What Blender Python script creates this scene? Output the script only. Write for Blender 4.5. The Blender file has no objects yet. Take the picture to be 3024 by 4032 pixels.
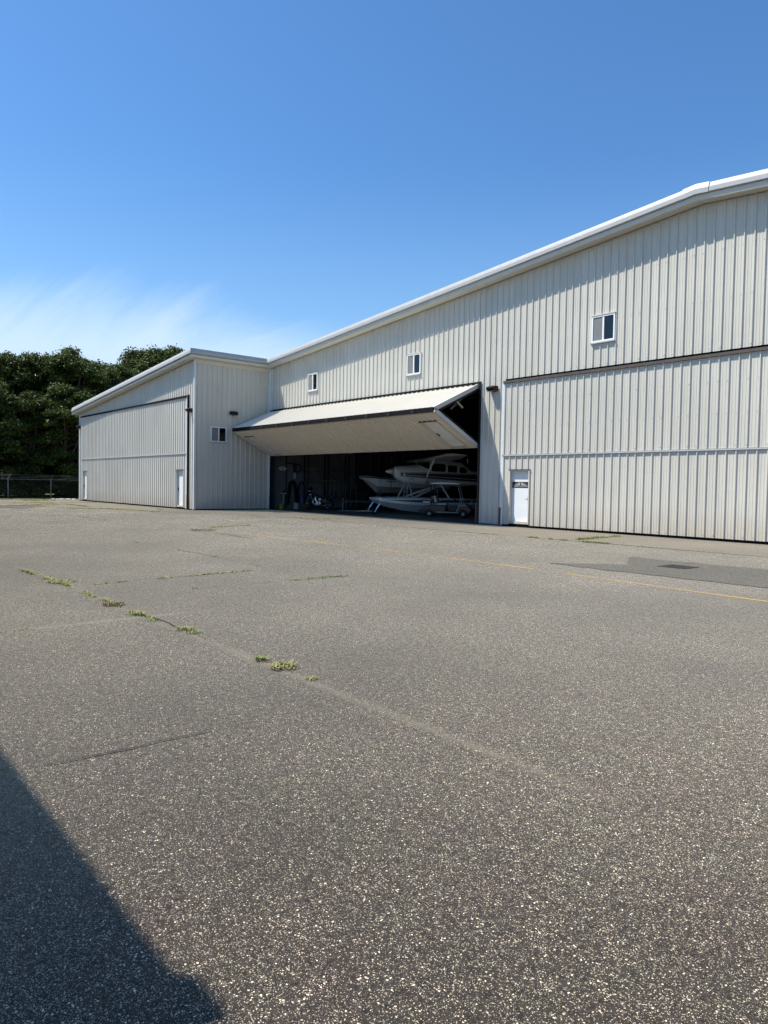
import bpy, math, random
import numpy as np
from mathutils import Matrix, Vector
random.seed(7)
sc = bpy.context.scene
COL = sc.collection

# ------------------------------------------------------------------ camera, sky, sun, exposure
SUN = Vector((1.06, 1.0, -2.5)).normalized()          # direction the light travels
cam_d = bpy.data.cameras.new('camera'); cam = bpy.data.objects.new('camera', cam_d); COL.objects.link(cam)
yaw, pitch, roll = 0.8734, -0.0366, 0.0171
fw0 = Vector((-math.sin(yaw), math.cos(yaw), 0)); rt0 = Vector((math.cos(yaw), math.sin(yaw), 0)); up0 = Vector((0, 0, 1))
fw = fw0*math.cos(pitch)+up0*math.sin(pitch); u2 = up0*math.cos(pitch)-fw0*math.sin(pitch)
rt = rt0*math.cos(roll)+u2*math.sin(roll); up = u2*math.cos(roll)-rt0*math.sin(roll)
M = Matrix.Identity(4)
for i in range(3):
    M[i][0] = rt[i]; M[i][1] = up[i]; M[i][2] = -fw[i]
M[0][3], M[1][3], M[2][3] = 18.6267, -22.1025, 1.5386
cam.matrix_world = M
cam_d.sensor_fit = 'VERTICAL'; cam_d.sensor_height = 36; cam_d.lens = 36*2810/4032
cam_d.clip_start = 0.1; cam_d.clip_end = 6000
sc.camera = cam
sc.cycles.denoising_prefilter = 'NONE'
sc.view_settings.view_transform = 'Standard'; sc.view_settings.look = 'None'
sc.view_settings.gamma = 1; sc.view_settings.exposure = 0.70; sc.view_settings.use_curve_mapping = False

w = bpy.data.worlds.new('World'); sc.world = w; w.use_nodes = True
nt = w.node_tree; nt.nodes.clear()
def N(nt, t, **kw):
    n = nt.nodes.new(t)
    for k, v in kw.items():
        if k in ('operation', 'blend_type', 'data_type', 'sky_type', 'feature', 'musgrave_type', 'noise_dimensions', 'interpolation_type', 'voronoi_dimensions', 'bands_direction', 'clamp', 'use_clamp'): setattr(n, k, v)
        else:
            n.inputs[int(k[1:]) if k[0] == 'i' and k[1:].isdigit() else k].default_value = v
    return n
L = lambda nt, a, b: nt.links.new(a, b)
sky = N(nt, 'ShaderNodeTexSky', sky_type='NISHITA')
sky.sun_disc = False
sky.sun_elevation = math.asin(-SUN.z)
sky.sun_rotation = math.atan2(-SUN.x, -SUN.y)
sky.air_density = 1.0; sky.dust_density = 0.6; sky.ozone_density = 2.2; sky.altitude = 0
tc = N(nt, 'ShaderNodeTexCoord'); sep = N(nt, 'ShaderNodeSeparateXYZ'); L(nt, tc.outputs['Generated'], sep.inputs[0])
zz = N(nt, 'ShaderNodeMath', operation='ADD', i1=0.16); L(nt, sep.outputs[2], zz.inputs[0])
dx = N(nt, 'ShaderNodeMath', operation='DIVIDE'); L(nt, sep.outputs[0], dx.inputs[0]); L(nt, zz.outputs[0], dx.inputs[1])
dy = N(nt, 'ShaderNodeMath', operation='DIVIDE'); L(nt, sep.outputs[1], dy.inputs[0]); L(nt, zz.outputs[0], dy.inputs[1])
cmb = N(nt, 'ShaderNodeCombineXYZ'); L(nt, dx.outputs[0], cmb.inputs[0]); L(nt, dy.outputs[0], cmb.inputs[1])
mp = N(nt, 'ShaderNodeMapping'); mp.inputs['Rotation'].default_value = (0, 0, math.radians(-58)); mp.inputs['Scale'].default_value = (0.30, 1.5, 1.0); mp.inputs['Location'].default_value = (1.1, 0.4, 0)
L(nt, cmb.outputs[0], mp.inputs[0])
n1 = N(nt, 'ShaderNodeTexNoise', Scale=1.0, Detail=8.0, Roughness=0.64, Distortion=0.7); L(nt, mp.outputs[0], n1.inputs['Vector'])
el = N(nt, 'ShaderNodeMapRange', i1=0.13, i2=0.33, i3=0.50, i4=-0.34); el.clamp = True; L(nt, sep.outputs[2], el.inputs[0])
az = N(nt, 'ShaderNodeVectorMath', operation='DOT_PRODUCT'); L(nt, tc.outputs['Generated'], az.inputs[0]); az.inputs[1].default_value = (-0.96, 0.26, 0)
azr = N(nt, 'ShaderNodeMapRange', i1=0.86, i2=0.985, i3=-0.32, i4=0.10); azr.clamp = True; L(nt, az.outputs['Value'], azr.inputs[0])
s1 = N(nt, 'ShaderNodeMath', operation='ADD'); L(nt, n1.outputs[0], s1.inputs[0]); L(nt, el.outputs[0], s1.inputs[1])
s2 = N(nt, 'ShaderNodeMath', operation='ADD'); L(nt, s1.outputs[0], s2.inputs[0]); L(nt, azr.outputs[0], s2.inputs[1])
mk = N(nt, 'ShaderNodeMapRange', i1=0.44, i2=0.95, i3=0.0, i4=0.75); mk.clamp = True; mk.interpolation_type = 'SMOOTHSTEP'; L(nt, s2.outputs[0], mk.inputs[0])
tint = N(nt, 'ShaderNodeMix', data_type='RGBA', blend_type='MULTIPLY'); tint.inputs[0].default_value = 1; L(nt, sky.outputs[0], tint.inputs[6]); tint.inputs[7].default_value = (0.50, 0.81, 1.06, 1)
mix = N(nt, 'ShaderNodeMix', data_type='RGBA'); L(nt, mk.outputs[0], mix.inputs[0]); L(nt, tint.outputs[2], mix.inputs[6]); mix.inputs[7].default_value = (4.6, 5.6, 6.4, 1)
hz = N(nt, 'ShaderNodeMapRange', i1=0.10, i2=0.42, i3=0.34, i4=0.0); hz.clamp = True; hz.interpolation_type = 'SMOOTHSTEP'; L(nt, sep.outputs[2], hz.inputs[0])
mixh = N(nt, 'ShaderNodeMix', data_type='RGBA'); L(nt, hz.outputs[0], mixh.inputs[0]); L(nt, tint.outputs[2], mixh.inputs[6]); mixh.inputs[7].default_value = (3.3, 4.9, 6.2, 1); L(nt, mixh.outputs[2], mix.inputs[6])
bg = N(nt, 'ShaderNodeBackground', Strength=0.102); L(nt, mix.outputs[2], bg.inputs[0])
wo = N(nt, 'ShaderNodeOutputWorld'); L(nt, bg.outputs[0], wo.inputs[0])

sd = bpy.data.lights.new('sun', 'SUN'); sun = bpy.data.objects.new('sun', sd); COL.objects.link(sun)
sd.energy = 5.0; sd.angle = math.radians(0.53); sd.color = (1, 0.93, 0.81)
sun.rotation_euler = SUN.to_track_quat('-Z', 'Y').to_euler(); sun.location = (0, -40, 60)

# ------------------------------------------------------------------ helpers
MATS = {}
def mat(name, col, rough=0.6, metal=0.0, var=0.0, vscale=3.0, bump=0.0, bscale=60.0, spec=0.5, stretch=(1, 1, 1), coat=0.0):
    if name in MATS: return MATS[name]
    m = bpy.data.materials.new(name); m.use_nodes = True; t = m.node_tree
    b = t.nodes['Principled BSDF']
    b.inputs['Base Color'].default_value = (*col, 1); b.inputs['Roughness'].default_value = rough
    b.inputs['Metallic'].default_value = metal; b.inputs['Specular IOR Level'].default_value = spec
    b.inputs['Coat Weight'].default_value = coat
    if var or bump:
        g = N(t, 'ShaderNodeNewGeometry'); mpn = N(t, 'ShaderNodeMapping'); mpn.inputs['Scale'].default_value = stretch
        L(t, g.outputs['Position'], mpn.inputs[0])
    if var:
        n = N(t, 'ShaderNodeTexNoise', Scale=vscale, Detail=6.0, Roughness=0.65); L(t, mpn.outputs[0], n.inputs['Vector'])
        r = N(t, 'ShaderNodeMapRange', i1=0.3, i2=0.7, i3=1-var, i4=1+var); L(t, n.outputs[0], r.inputs[0])
        mx = N(t, 'ShaderNodeMix', data_type='RGBA', blend_type='MULTIPLY'); mx.inputs[0].default_value = 1
        mx.inputs[6].default_value = (*col, 1); L(t, r.outputs[0], mx.inputs[7]); L(t, mx.outputs[2], b.inputs['Base Color'])
    if bump:
        n = N(t, 'ShaderNodeTexNoise', Scale=bscale, Detail=4.0); L(t, g.outputs['Position'], n.inputs['Vector'])
        bp = N(t, 'ShaderNodeBump', Strength=bump, Distance=0.01); L(t, n.outputs[0], bp.inputs['Height']); L(t, bp.outputs[0], b.inputs['Normal'])
    MATS[name] = m; return m

class MB:
    def __init__(s): s.v = []; s.f = []; s.mi = []
    def add(s, vs, fs, mi=0):
        o = len(s.v); s.v += [tuple(p) for p in vs]; s.f += [tuple(i+o for i in f) for f in fs]; s.mi += [mi]*len(fs); return s
    def box(s, x0, x1, y0, y1, z0, z1, mi=0, T=None):
        vs = [(x, y, z) for z in (z0, z1) for y in (y0, y1) for x in (x0, x1)]
        if T: vs = [T(*p) for p in vs]
        return s.add(vs, [(0, 2, 3, 1), (4, 5, 7, 6), (0, 1, 5, 4), (2, 6, 7, 3), (0, 4, 6, 2), (1, 3, 7, 5)], mi)
    def tube(s, pts, r, n=8, mi=0, cap=True, flat=1.0):
        pts = [Vector(p) for p in pts]; rs = r if isinstance(r, (list, tuple)) else [r]*len(pts)
        rings = []; prev = None
        for i, p in enumerate(pts):
            d = (pts[min(i+1, len(pts)-1)]-pts[max(i-1, 0)]).normalized()
            a = Vector((0, 0, 1)) if abs(d.z) < 0.95 else Vector((1, 0, 0))
            if prev is not None: a = prev
            e1 = (a-d*a.dot(d)).normalized(); prev = e1; e2 = d.cross(e1)
            rings.append([p+e1*math.cos(k*math.tau/n)*rs[i]+e2*math.sin(k*math.tau/n)*rs[i]*flat for k in range(n)])
        vs = [q for R in rings for q in R]; fs = []
        for i in range(len(rings)-1):
            for k in range(n): fs.append((i*n+k, i*n+(k+1) % n, (i+1)*n+(k+1) % n, (i+1)*n+k))
        if cap: fs += [tuple(range(n))[::-1], tuple((len(rings)-1)*n+k for k in range(n))]
        return s.add(vs, fs, mi)
    def lathe(s, prof, c, axis, n=20, mi=0):          # prof: (r, h) along axis from c
        ax = Vector(axis).normalized(); a = Vector((0, 0, 1)) if abs(ax.z) < .9 else Vector((1, 0, 0))
        e1 = (a-ax*a.dot(ax)).normalized(); e2 = ax.cross(e1); c = Vector(c); vs = []; fs = []
        for r, h in prof: vs += [c+ax*h+(e1*math.cos(k*math.tau/n)+e2*math.sin(k*math.tau/n))*r for k in range(n)]
        for i in range(len(prof)-1):
            for k in range(n): fs.append((i*n+k, i*n+(k+1) % n, (i+1)*n+(k+1) % n, (i+1)*n+k))
        return s.add(vs, fs, mi)
    def torus(s, c, axis, R, r, n=28, m=8, mi=0):
        prof = [(R+r*math.cos(a), r*math.sin(a)) for a in [k*math.tau/m for k in range(m+1)]]
        return s.lathe(prof, c, axis, n, mi)
    def loft(s, rings, mi=0, cap=True, closed=True):
        n = len(rings[0]); vs = [q for R in rings for q in R]; fs = []
        for i in range(len(rings)-1):
            for k in range(n if closed else n-1): fs.append((i*n+k, i*n+(k+1) % n, (i+1)*n+(k+1) % n, (i+1)*n+k))
        if cap and closed: fs += [tuple(range(n))[::-1], tuple((len(rings)-1)*n+k for k in range(n))]
        return s.add(vs, fs, mi)
    def T(s, fn): s.v = [tuple(fn(*p)) for p in s.v]; return s
    def build(s, name, mats, parent=None, smooth=False, bevel=0.0):
        me = bpy.data.meshes.new(name); me.from_pydata(s.v, [], s.f)
        if not isinstance(mats, (list, tuple)): mats = [mats]
        for m in mats: me.materials.append(m)
        if len(mats) > 1: me.polygons.foreach_set('material_index', s.mi)
        if smooth: me.polygons.foreach_set('use_smooth', [True]*len(s.f))
        me.update()
        o = bpy.data.objects.new(name, me); COL.objects.link(o)
        if parent is not None: o.parent = parent
        if bevel:
            md = o.modifiers.new('bevel', 'BEVEL'); md.width = bevel; md.segments = 2; md.limit_method = 'ANGLE'; md.angle_limit = math.radians(40)
        return o
def tag(o, label, cat, group=None, kind=None):
    if label: o['label'] = label
    if cat: o['category'] = cat
    if group: o['group'] = group
    if kind: o['kind'] = kind
    return o
def thing(name, label, cat, loc=(0, 0, 0), rz=0.0, group=None):
    o = bpy.data.objects.new(name, None); COL.objects.link(o); o.empty_display_size = 0.3
    o.location = loc; o.rotation_euler = (0, 0, rz); return tag(o, label, cat, group)
def struct(o): o['kind'] = 'structure'; return o

# ------------------------------------------------------------------ materials
def painted_steel(name, col, dirt=True):
    m = bpy.data.materials.new(name); m.use_nodes = True; t = m.node_tree; b = t.nodes['Principled BSDF']
    g = N(t, 'ShaderNodeNewGeometry')
    mp1 = N(t, 'ShaderNodeMapping'); mp1.inputs['Scale'].default_value = (3.0, 3.0, 0.16); L(t, g.outputs['Position'], mp1.inputs[0])
    n1 = N(t, 'ShaderNodeTexNoise', Scale=1.6, Detail=7.0, Roughness=0.7); L(t, mp1.outputs[0], n1.inputs['Vector'])
    n2 = N(t, 'ShaderNodeTexNoise', Scale=0.35, Detail=4.0); L(t, g.outputs['Position'], n2.inputs['Vector'])
    a = N(t, 'ShaderNodeMapRange', i1=0.3, i2=0.75, i3=1.05, i4=0.88); L(t, n1.outputs[0], a.inputs[0])
    a2 = N(t, 'ShaderNodeMapRange', i1=0.3, i2=0.7, i3=0.95, i4=1.05); L(t, n2.outputs[0], a2.inputs[0])
    mu = N(t, 'ShaderNodeMath', operation='MULTIPLY'); L(t, a.outputs[0], mu.inputs[0]); L(t, a2.outputs[0], mu.inputs[1])
    mx = N(t, 'ShaderNodeMix', data_type='RGBA', blend_type='MULTIPLY'); mx.inputs[0].default_value = 1; mx.inputs[6].default_value = (*col, 1); L(t, mu.outputs[0], mx.inputs[7])
    last = mx.outputs[2]
    if dirt:   # splash-back soil and rust stain along the foot of the sheets
        sp = N(t, 'ShaderNodeSeparateXYZ'); L(t, g.outputs['Position'], sp.inputs[0])
        n3 = N(t, 'ShaderNodeTexNoise', Scale=2.2, Detail=6.0, Roughness=0.7); L(t, g.outputs['Position'], n3.inputs['Vector'])
        h = N(t, 'ShaderNodeMapRange', i1=0.0, i2=1.1, i3=0.75, i4=-0.1); L(t, sp.outputs[2], h.inputs[0])
        ml = N(t, 'ShaderNodeMath', operation='MULTIPLY'); ml.use_clamp = True; L(t, h.outputs[0], ml.inputs[0]); L(t, n3.outputs[0], ml.inputs[1])
        m2 = N(t, 'ShaderNodeMix', data_type='RGBA'); L(t, ml.outputs[0], m2.inputs[0]); L(t, last, m2.inputs[6]); m2.inputs[7].default_value = (0.36, 0.29, 0.21, 1); last = m2.outputs[2]
    L(t, last, b.inputs['Base Color'])
    b.inputs['Roughness'].default_value = 0.5; b.inputs['Specular IOR Level'].default_value = 0.35
    bp = N(t, 'ShaderNodeBump', Strength=0.25, Distance=0.02); nb = N(t, 'ShaderNodeTexNoise', Scale=1.7, Detail=2.0); L(t, g.outputs['Position'], nb.inputs['Vector'])
    L(t, nb.outputs[0], bp.inputs['Height']); L(t, bp.outputs[0], b.inputs['Normal'])
    return m
SHEET = painted_steel('cream_steel_sheet', (0.548, 0.538, 0.482))
LEAF_SHEET = painted_steel('cream_door_sheet', (0.548, 0.538, 0.486), dirt=True)
TRIM = mat('white_trim', (0.385, 0.40, 0.41), 0.5, var=0.07, vscale=2.0)
TRIM2 = mat('pale_corner_trim', (0.60, 0.64, 0.66), 0.5, var=0.06)
SOFF = mat('cream_soffit', (0.56, 0.54, 0.47), 0.6, var=0.05)
ROOF = mat('galvalume_roof', (0.62, 0.63, 0.62), 0.4, var=0.05)
BLACK = mat('black_rubber', (0.006, 0.006, 0.007), 0.8, spec=.15)
BRONZE = mat('dark_bronze_paint', (0.016, 0.013, 0.012), 0.6, var=0.2, spec=.25)
HEADER = mat('brown_steel_tube', (0.075, 0.060, 0.055), 0.6, var=0.25)
RUST = mat('rusted_steel', (0.12, 0.05, 0.025), 0.8, var=0.4, vscale=12)
DOORW = mat('white_door_paint', (0.70, 0.74, 0.77), 0.4, var=0.04)
VINYL = mat('white_vinyl', (0.78, 0.80, 0.81), 0.4)
SCREEN = mat('insect_screen', (0.17, 0.18, 0.19), 0.75, var=0.1)
CHROME = mat('chrome', (0.75, 0.76, 0.78), 0.15, 1.0)
STEEL = mat('galvanised_steel', (0.32, 0.33, 0.34), 0.5, 0.7, var=0.15, vscale=20)
BLUEDK = mat('dark_blue_steel', (0.012, 0.02, 0.05), 0.6)
def glass_mat():
    m = bpy.data.materials.new('window_glass'); m.use_nodes = True; t = m.node_tree; t.nodes.remove(t.nodes['Principled BSDF'])
    o = t.nodes['Material Output']; gl = N(t, 'ShaderNodeBsdfGlossy', Roughness=0.02); tr = N(t, 'ShaderNodeBsdfTransparent'); tr.inputs[0].default_value = (0.75, 0.8, 0.82, 1)
    fr = N(t, 'ShaderNodeFresnel', IOR=1.75); mx = N(t, 'ShaderNodeMixShader'); L(t, fr.outputs[0], mx.inputs[0]); L(t, tr.outputs[0], mx.inputs[1]); L(t, gl.outputs[0], mx.inputs[2]); L(t, mx.outputs[0], o.inputs[0]); return m
GLASS = glass_mat()

def pavement(name, dark, light, stone_amt, crack_sand=False, sheen=1.0):
    m = bpy.data.materials.new(name); m.use_nodes = True; t = m.node_tree; b = t.nodes['Principled BSDF']
    g = N(t, 'ShaderNodeNewGeometry'); P = g.outputs['Position']
    def chips(scale, lo, hi, seed):
        nz = N(t, 'ShaderNodeTexNoise', Scale=scale*1.6, Detail=2.0); L(t, P, nz.inputs['Vector'])
        off = N(t, 'ShaderNodeVectorMath', operation='MULTIPLY_ADD'); off.inputs[1].default_value = (1.1/scale,)*3; L(t, nz.outputs['Color'], off.inputs[0])
        ad = N(t, 'ShaderNodeVectorMath', operation='ADD'); L(t, P, ad.inputs[0]); ad.inputs[1].default_value = (seed, seed*.7, 0); L(t, ad.outputs[0], off.inputs[2])
        v = N(t, 'ShaderNodeTexVoronoi', feature='F1', Scale=scale, Randomness=1.0); v.distance = 'MANHATTAN'; L(t, off.outputs[0], v.inputs['Vector'])
        sp = N(t, 'ShaderNodeSeparateColor'); L(t, v.outputs['Color'], sp.inputs[0])
        rad = N(t, 'ShaderNodeMapRange', i1=0.0, i2=1.0, i3=lo, i4=hi); L(t, sp.outputs[0], rad.inputs[0])
        d = N(t, 'ShaderNodeMath', operation='SUBTRACT'); L(t, rad.outputs[0], d.inputs[0]); L(t, v.outputs['Distance'], d.inputs[1])
        mk = N(t, 'ShaderNodeMapRange', i1=0.0, i2=0.10, i3=0.0, i4=1.0); L(t, d.outputs[0], mk.inputs[0])
        return mk.outputs[0], sp.outputs[1], sp.outputs[2]
    k1, r1, q1 = chips(118.0, -0.36, 0.68, 0.0)
    k2, r2, q2 = chips(240.0, -0.34, 0.72, 3.3)
    big = N(t, 'ShaderNodeTexNoise', Scale=0.32, Detail=5.0, Roughness=0.6); L(t, P, big.inputs['Vector'])
    mid = N(t, 'ShaderNodeTexNoise', Scale=2.1, Detail=6.0, Roughness=0.65); L(t, P, mid.inputs['Vector'])
    fine = N(t, 'ShaderNodeTexNoise', Scale=55.0, Detail=4.0, Roughness=0.7); L(t, P, fine.inputs['Vector'])
    # binder
    bd = N(t, 'ShaderNodeMix', data_type='RGBA'); L(t, fine.outputs[0], bd.inputs[0]); bd.inputs[6].default_value = (*[c*0.55 for c in dark], 1); bd.inputs[7].default_value = (*[c*1.5 for c in dark], 1)
    # stone colours
    cr = N(t, 'ShaderNodeValToRGB'); e = cr.color_ramp.elements
    e[0].position = 0; e[0].color = (light[0]*.18, light[1]*.175, light[2]*.17, 1); e[1].position = 1; e[1].color = (light[0]*1.15, light[1]*1.15, light[2]*1.12, 1)
    x = e.new(0.5); x.color = (light[0]*.42, light[1]*.40, light[2]*.36, 1); x = e.new(0.82); x.color = (light[0]*.9, light[1]*.86, light[2]*.78, 1)
    L(t, r1, cr.inputs[0])
    cr2 = N(t, 'ShaderNodeValToRGB'); e = cr2.color_ramp.elements
    e[0].color = (light[0]*.3, light[1]*.29, light[2]*.28, 1); e[1].color = (light[0]*.95, light[1]*.93, light[2]*.88, 1); L(t, r2, cr2.inputs[0])
    am = N(t, 'ShaderNodeMath', operation='MULTIPLY', i1=stone_amt); L(t, k2, am.inputs[0])
    m1 = N(t, 'ShaderNodeMix', data_type='RGBA'); L(t, am.outputs[0], m1.inputs[0]); L(t, bd.outputs[2], m1.inputs[6]); L(t, cr2.outputs[0], m1.inputs[7])
    am2 = N(t, 'ShaderNodeMath', operation='MULTIPLY', i1=stone_amt); L(t, k1, am2.inputs[0])
    m2 = N(t, 'ShaderNodeMix', data_type='RGBA'); L(t, am2.outputs[0], m2.inputs[0]); L(t, m1.outputs[2], m2.inputs[6]); L(t, cr.outputs[0], m2.inputs[7])
    # blotches: purplish and greenish patches of weathering
    bl = N(t, 'ShaderNodeValToRGB'); e = bl.color_ramp.elements; e[0].position = .3; e[0].color = (1.02, 0.90, 0.93, 1); e[1].position = .7; e[1].color = (1.04, 1.08, 0.98, 1); L(t, mid.outputs[0], bl.inputs[0])
    m3 = N(t, 'ShaderNodeMix', data_type='RGBA', blend_type='MULTIPLY'); m3.inputs[0].default_value = 1; L(t, m2.outputs[2], m3.inputs[6]); L(t, bl.outputs[0], m3.inputs[7])
    b2 = N(t, 'ShaderNodeMapRange', i1=0.28, i2=0.72, i3=0.70, i4=1.28); L(t, big.outputs[0], b2.inputs[0])
    m4 = N(t, 'ShaderNodeMix', data_type='RGBA', blend_type='MULTIPLY'); m4.inputs[0].default_value = 1; L(t, m3.outputs[2], m4.inputs[6]); L(t, b2.outputs[0], m4.inputs[7])
    grn = N(t, 'ShaderNodeTexNoise', Scale=24.0, Detail=8.0, Roughness=0.97); L(t, P, grn.inputs['Vector'])
    gr2 = N(t, 'ShaderNodeMapRange', i1=0.40, i2=0.60, i3=0.25, i4=1.85); L(t, grn.outputs[0], gr2.inputs[0])
    m4b = N(t, 'ShaderNodeMix', data_type='RGBA', blend_type='MULTIPLY'); m4b.inputs[0].default_value = 1; L(t, m4.outputs[2], m4b.inputs[6]); L(t, gr2.outputs[0], m4b.inputs[7])
    shw = N(t, 'ShaderNodeMath', operation='MULTIPLY', i1=sheen*1.15); shw.use_clamp = True; L(t, gr2.outputs[0], shw.inputs[0]); L(t, shw.outputs[0], b.inputs['Sheen Weight'])
    last = m4b.outputs[2]
    if crack_sand:        # grazing-view brightening painted into the colour: paler toward the hangar, edge broken by noise
        spy = N(t, 'ShaderNodeSeparateXYZ'); L(t, P, spy.inputs[0]); wv = N(t, 'ShaderNodeMath', operation='MULTIPLY_ADD', i1=7.0); L(t, big.outputs[0], wv.inputs[0]); L(t, spy.outputs[1], wv.inputs[2])
        wr = N(t, 'ShaderNodeMapRange', i1=-20.0, i2=-6.0, i3=1.0, i4=1.95); wr.interpolation_type = 'SMOOTHSTEP'; L(t, wv.outputs[0], wr.inputs[0])
        wm_ = N(t, 'ShaderNodeMix', data_type='RGBA', blend_type='MULTIPLY'); wm_.inputs[0].default_value = 1; L(t, last, wm_.inputs[6]); L(t, wr.outputs[0], wm_.inputs[7]); last = wm_.outputs[2]
    if crack_sand:        # sand washed along the long joint at y = -19 and the cross joint at x = 10.7
        sp = N(t, 'ShaderNodeSeparateXYZ'); L(t, P, sp.inputs[0])
        wn = N(t, 'ShaderNodeTexNoise', Scale=1.1, Detail=5.0); L(t, P, wn.inputs['Vector'])
        def band(sock, c, wd, lo, hi, other, a):
            d = N(t, 'ShaderNodeMath', operation='SUBTRACT', i1=c); L(t, sock, d.inputs[0]); ab = N(t, 'ShaderNodeMath', operation='ABSOLUTE'); L(t, d.outputs[0], ab.inputs[0])
            r = N(t, 'ShaderNodeMapRange', i1=0.0, i2=wd, i3=a, i4=0.0); L(t, ab.outputs[0], r.inputs[0])
            e1 = N(t, 'ShaderNodeMapRange', i1=lo-.6, i2=lo, i3=0.0, i4=1.0); L(t, other, e1.inputs[0]); e2 = N(t, 'ShaderNodeMapRange', i1=hi, i2=hi+1.0, i3=1.0, i4=0.0); L(t, other, e2.inputs[0])
            q = N(t, 'ShaderNodeMath', operation='MULTIPLY'); L(t, r.outputs[0], q.inputs[0]); L(t, e1.outputs[0], q.inputs[1]); q2 = N(t, 'ShaderNodeMath', operation='MULTIPLY'); L(t, q.outputs[0], q2.inputs[0]); L(t, e2.outputs[0], q2.inputs[1]); return q2.outputs[0]
        A = band(sp.outputs[1], -18.98, 0.085, 5.2, 16.0, sp.outputs[0], 0.62); B = band(sp.outputs[0], 10.69, 0.08, -20.9, -19.0, sp.outputs[1], 1.1)
        mxx = N(t, 'ShaderNodeMath', operation='MAXIMUM'); L(t, A, mxx.inputs[0]); L(t, B, mxx.inputs[1])
        ml = N(t, 'ShaderNodeMath', operation='MULTIPLY'); ml.use_clamp = True; L(t, mxx.outputs[0], ml.inputs[0]); L(t, wn.outputs[0], ml.inputs[1])
        m5 = N(t, 'ShaderNodeMix', data_type='RGBA'); L(t, ml.outputs[0], m5.inputs[0]); L(t, last, m5.inputs[6]); m5.inputs[7].default_value = (0.22, 0.19, 0.14, 1); last = m5.outputs[2]
    L(t, last, b.inputs['Base Color']); b.inputs['Roughness'].default_value = 0.92; b.inputs['Specular IOR Level'].default_value = 0.25
    b.inputs['Sheen Weight'].default_value = sheen; b.inputs['Sheen Roughness'].default_value = 0.36; b.inputs['Sheen Tint'].default_value = (1.0, 0.83, 0.60, 1)
    hh = N(t, 'ShaderNodeMath', operation='MAXIMUM'); L(t, k1, hh.inputs[0]); L(t, k2, hh.inputs[1])
    h2 = N(t, 'ShaderNodeMath', operation='ADD'); L(t, hh.outputs[0], h2.inputs[0]); L(t, fine.outputs[0], h2.inputs[1])
    bp = N(t, 'ShaderNodeBump', Strength=0.55, Distance=0.004); L(t, h2.outputs[0], bp.inputs['Height']); L(t, bp.outputs[0], b.inputs['Normal'])
    return m
ASPH = pavement('asphalt', (0.0205, 0.0172, 0.0152), (0.76, 0.695, 0.58), 1.0, crack_sand=True)
ASPH_D = pavement('patch_asphalt', (0.030, 0.025, 0.022), (0.42, 0.37, 0.31), 0.85, sheen=.7)
CONC = pavement('old_concrete', (0.12, 0.102, 0.080), (0.52, 0.45, 0.35), 0.75)
FLOOR = mat('hangar_floor', (0.065, 0.068, 0.070), 0.55, var=0.2, vscale=0.8)
EARTH = mat('soil_and_grass', (0.10, 0.105, 0.05), 0.95, var=0.35, vscale=0.6)
CRACK = mat('crack_dirt', (0.022, 0.020, 0.017), 0.95, var=0.3, vscale=20)  # dark earthy tone of the crack strips
CSAND = mat('crack_sand', (0.24, 0.21, 0.15), 0.95, var=0.2, vscale=20)

# ------------------------------------------------------------------ the ground
def poly(pts, z): m = MB(); m.add([(x, y, z) for x, y in pts], [tuple(range(len(pts)))]); return m
n = 72; gm = MB(); gm.add([(1600*math.cos(k*math.tau/n), 1600*math.sin(k*math.tau/n), -0.03) for k in range(n)], [tuple(range(n))]); struct(gm.build('ground', EARTH))
apron = struct(poly([(-41.6, -70), (70, -70), (70, 0.3), (-41.6, 0.3)], 0.0).build('apron', ASPH))
def wob(pts, amp=0.05, step=0.35, seed=1):
    r = random.Random(seed); out = []
    for (x0, y0), (x1, y1) in zip(pts, pts[1:]+pts[:1]):
        k = max(1, int(math.hypot(x1-x0, y1-y0)/step))
        for i in range(k): out.append((x0+(x1-x0)*i/k+r.uniform(-amp, amp), y0+(y1-y0)*i/k+r.uniform(-amp, amp)))
    return out
left_pts = [(-41.5, -4.8), (-41.3, -14.6), (-29.3, -9.9), (-26.2, -10.6), (-22.4, -10.3), (-21.7, -8.5), (-16.9, -7.5), (-9.2, -4.3), (16.8, -4.22), (16.8, -0.02), (-18.5, -0.02), (-18.5, -4.8)]
struct(poly(wob(left_pts, 0.06, 0.5, 3), 0.004).build('concrete_apron', CONC))
struct(poly(wob([(9.5, -10.1), (10.6, -8.9), (9.8, -7.2), (15, -7.3), (24, -7.1), (24, -10.3), (14, -10.1)], 0.09, 0.35, 5), 0.008).build('asphalt_patch', ASPH_D))
struct(poly(wob([(-27.5, -14.2), (-29.6, -10.1), (-26.4, -10.4), (-22.5, -12.6)], 0.06, 0.4, 8), 0.008).build('asphalt_patch', ASPH_D))
struct(poly([(-19.2, -0.12), (-1.2, -0.12), (-1.2, 22), (-19.2, 22)], 0.012).build('hangar_floor', FLOOR))
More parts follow.
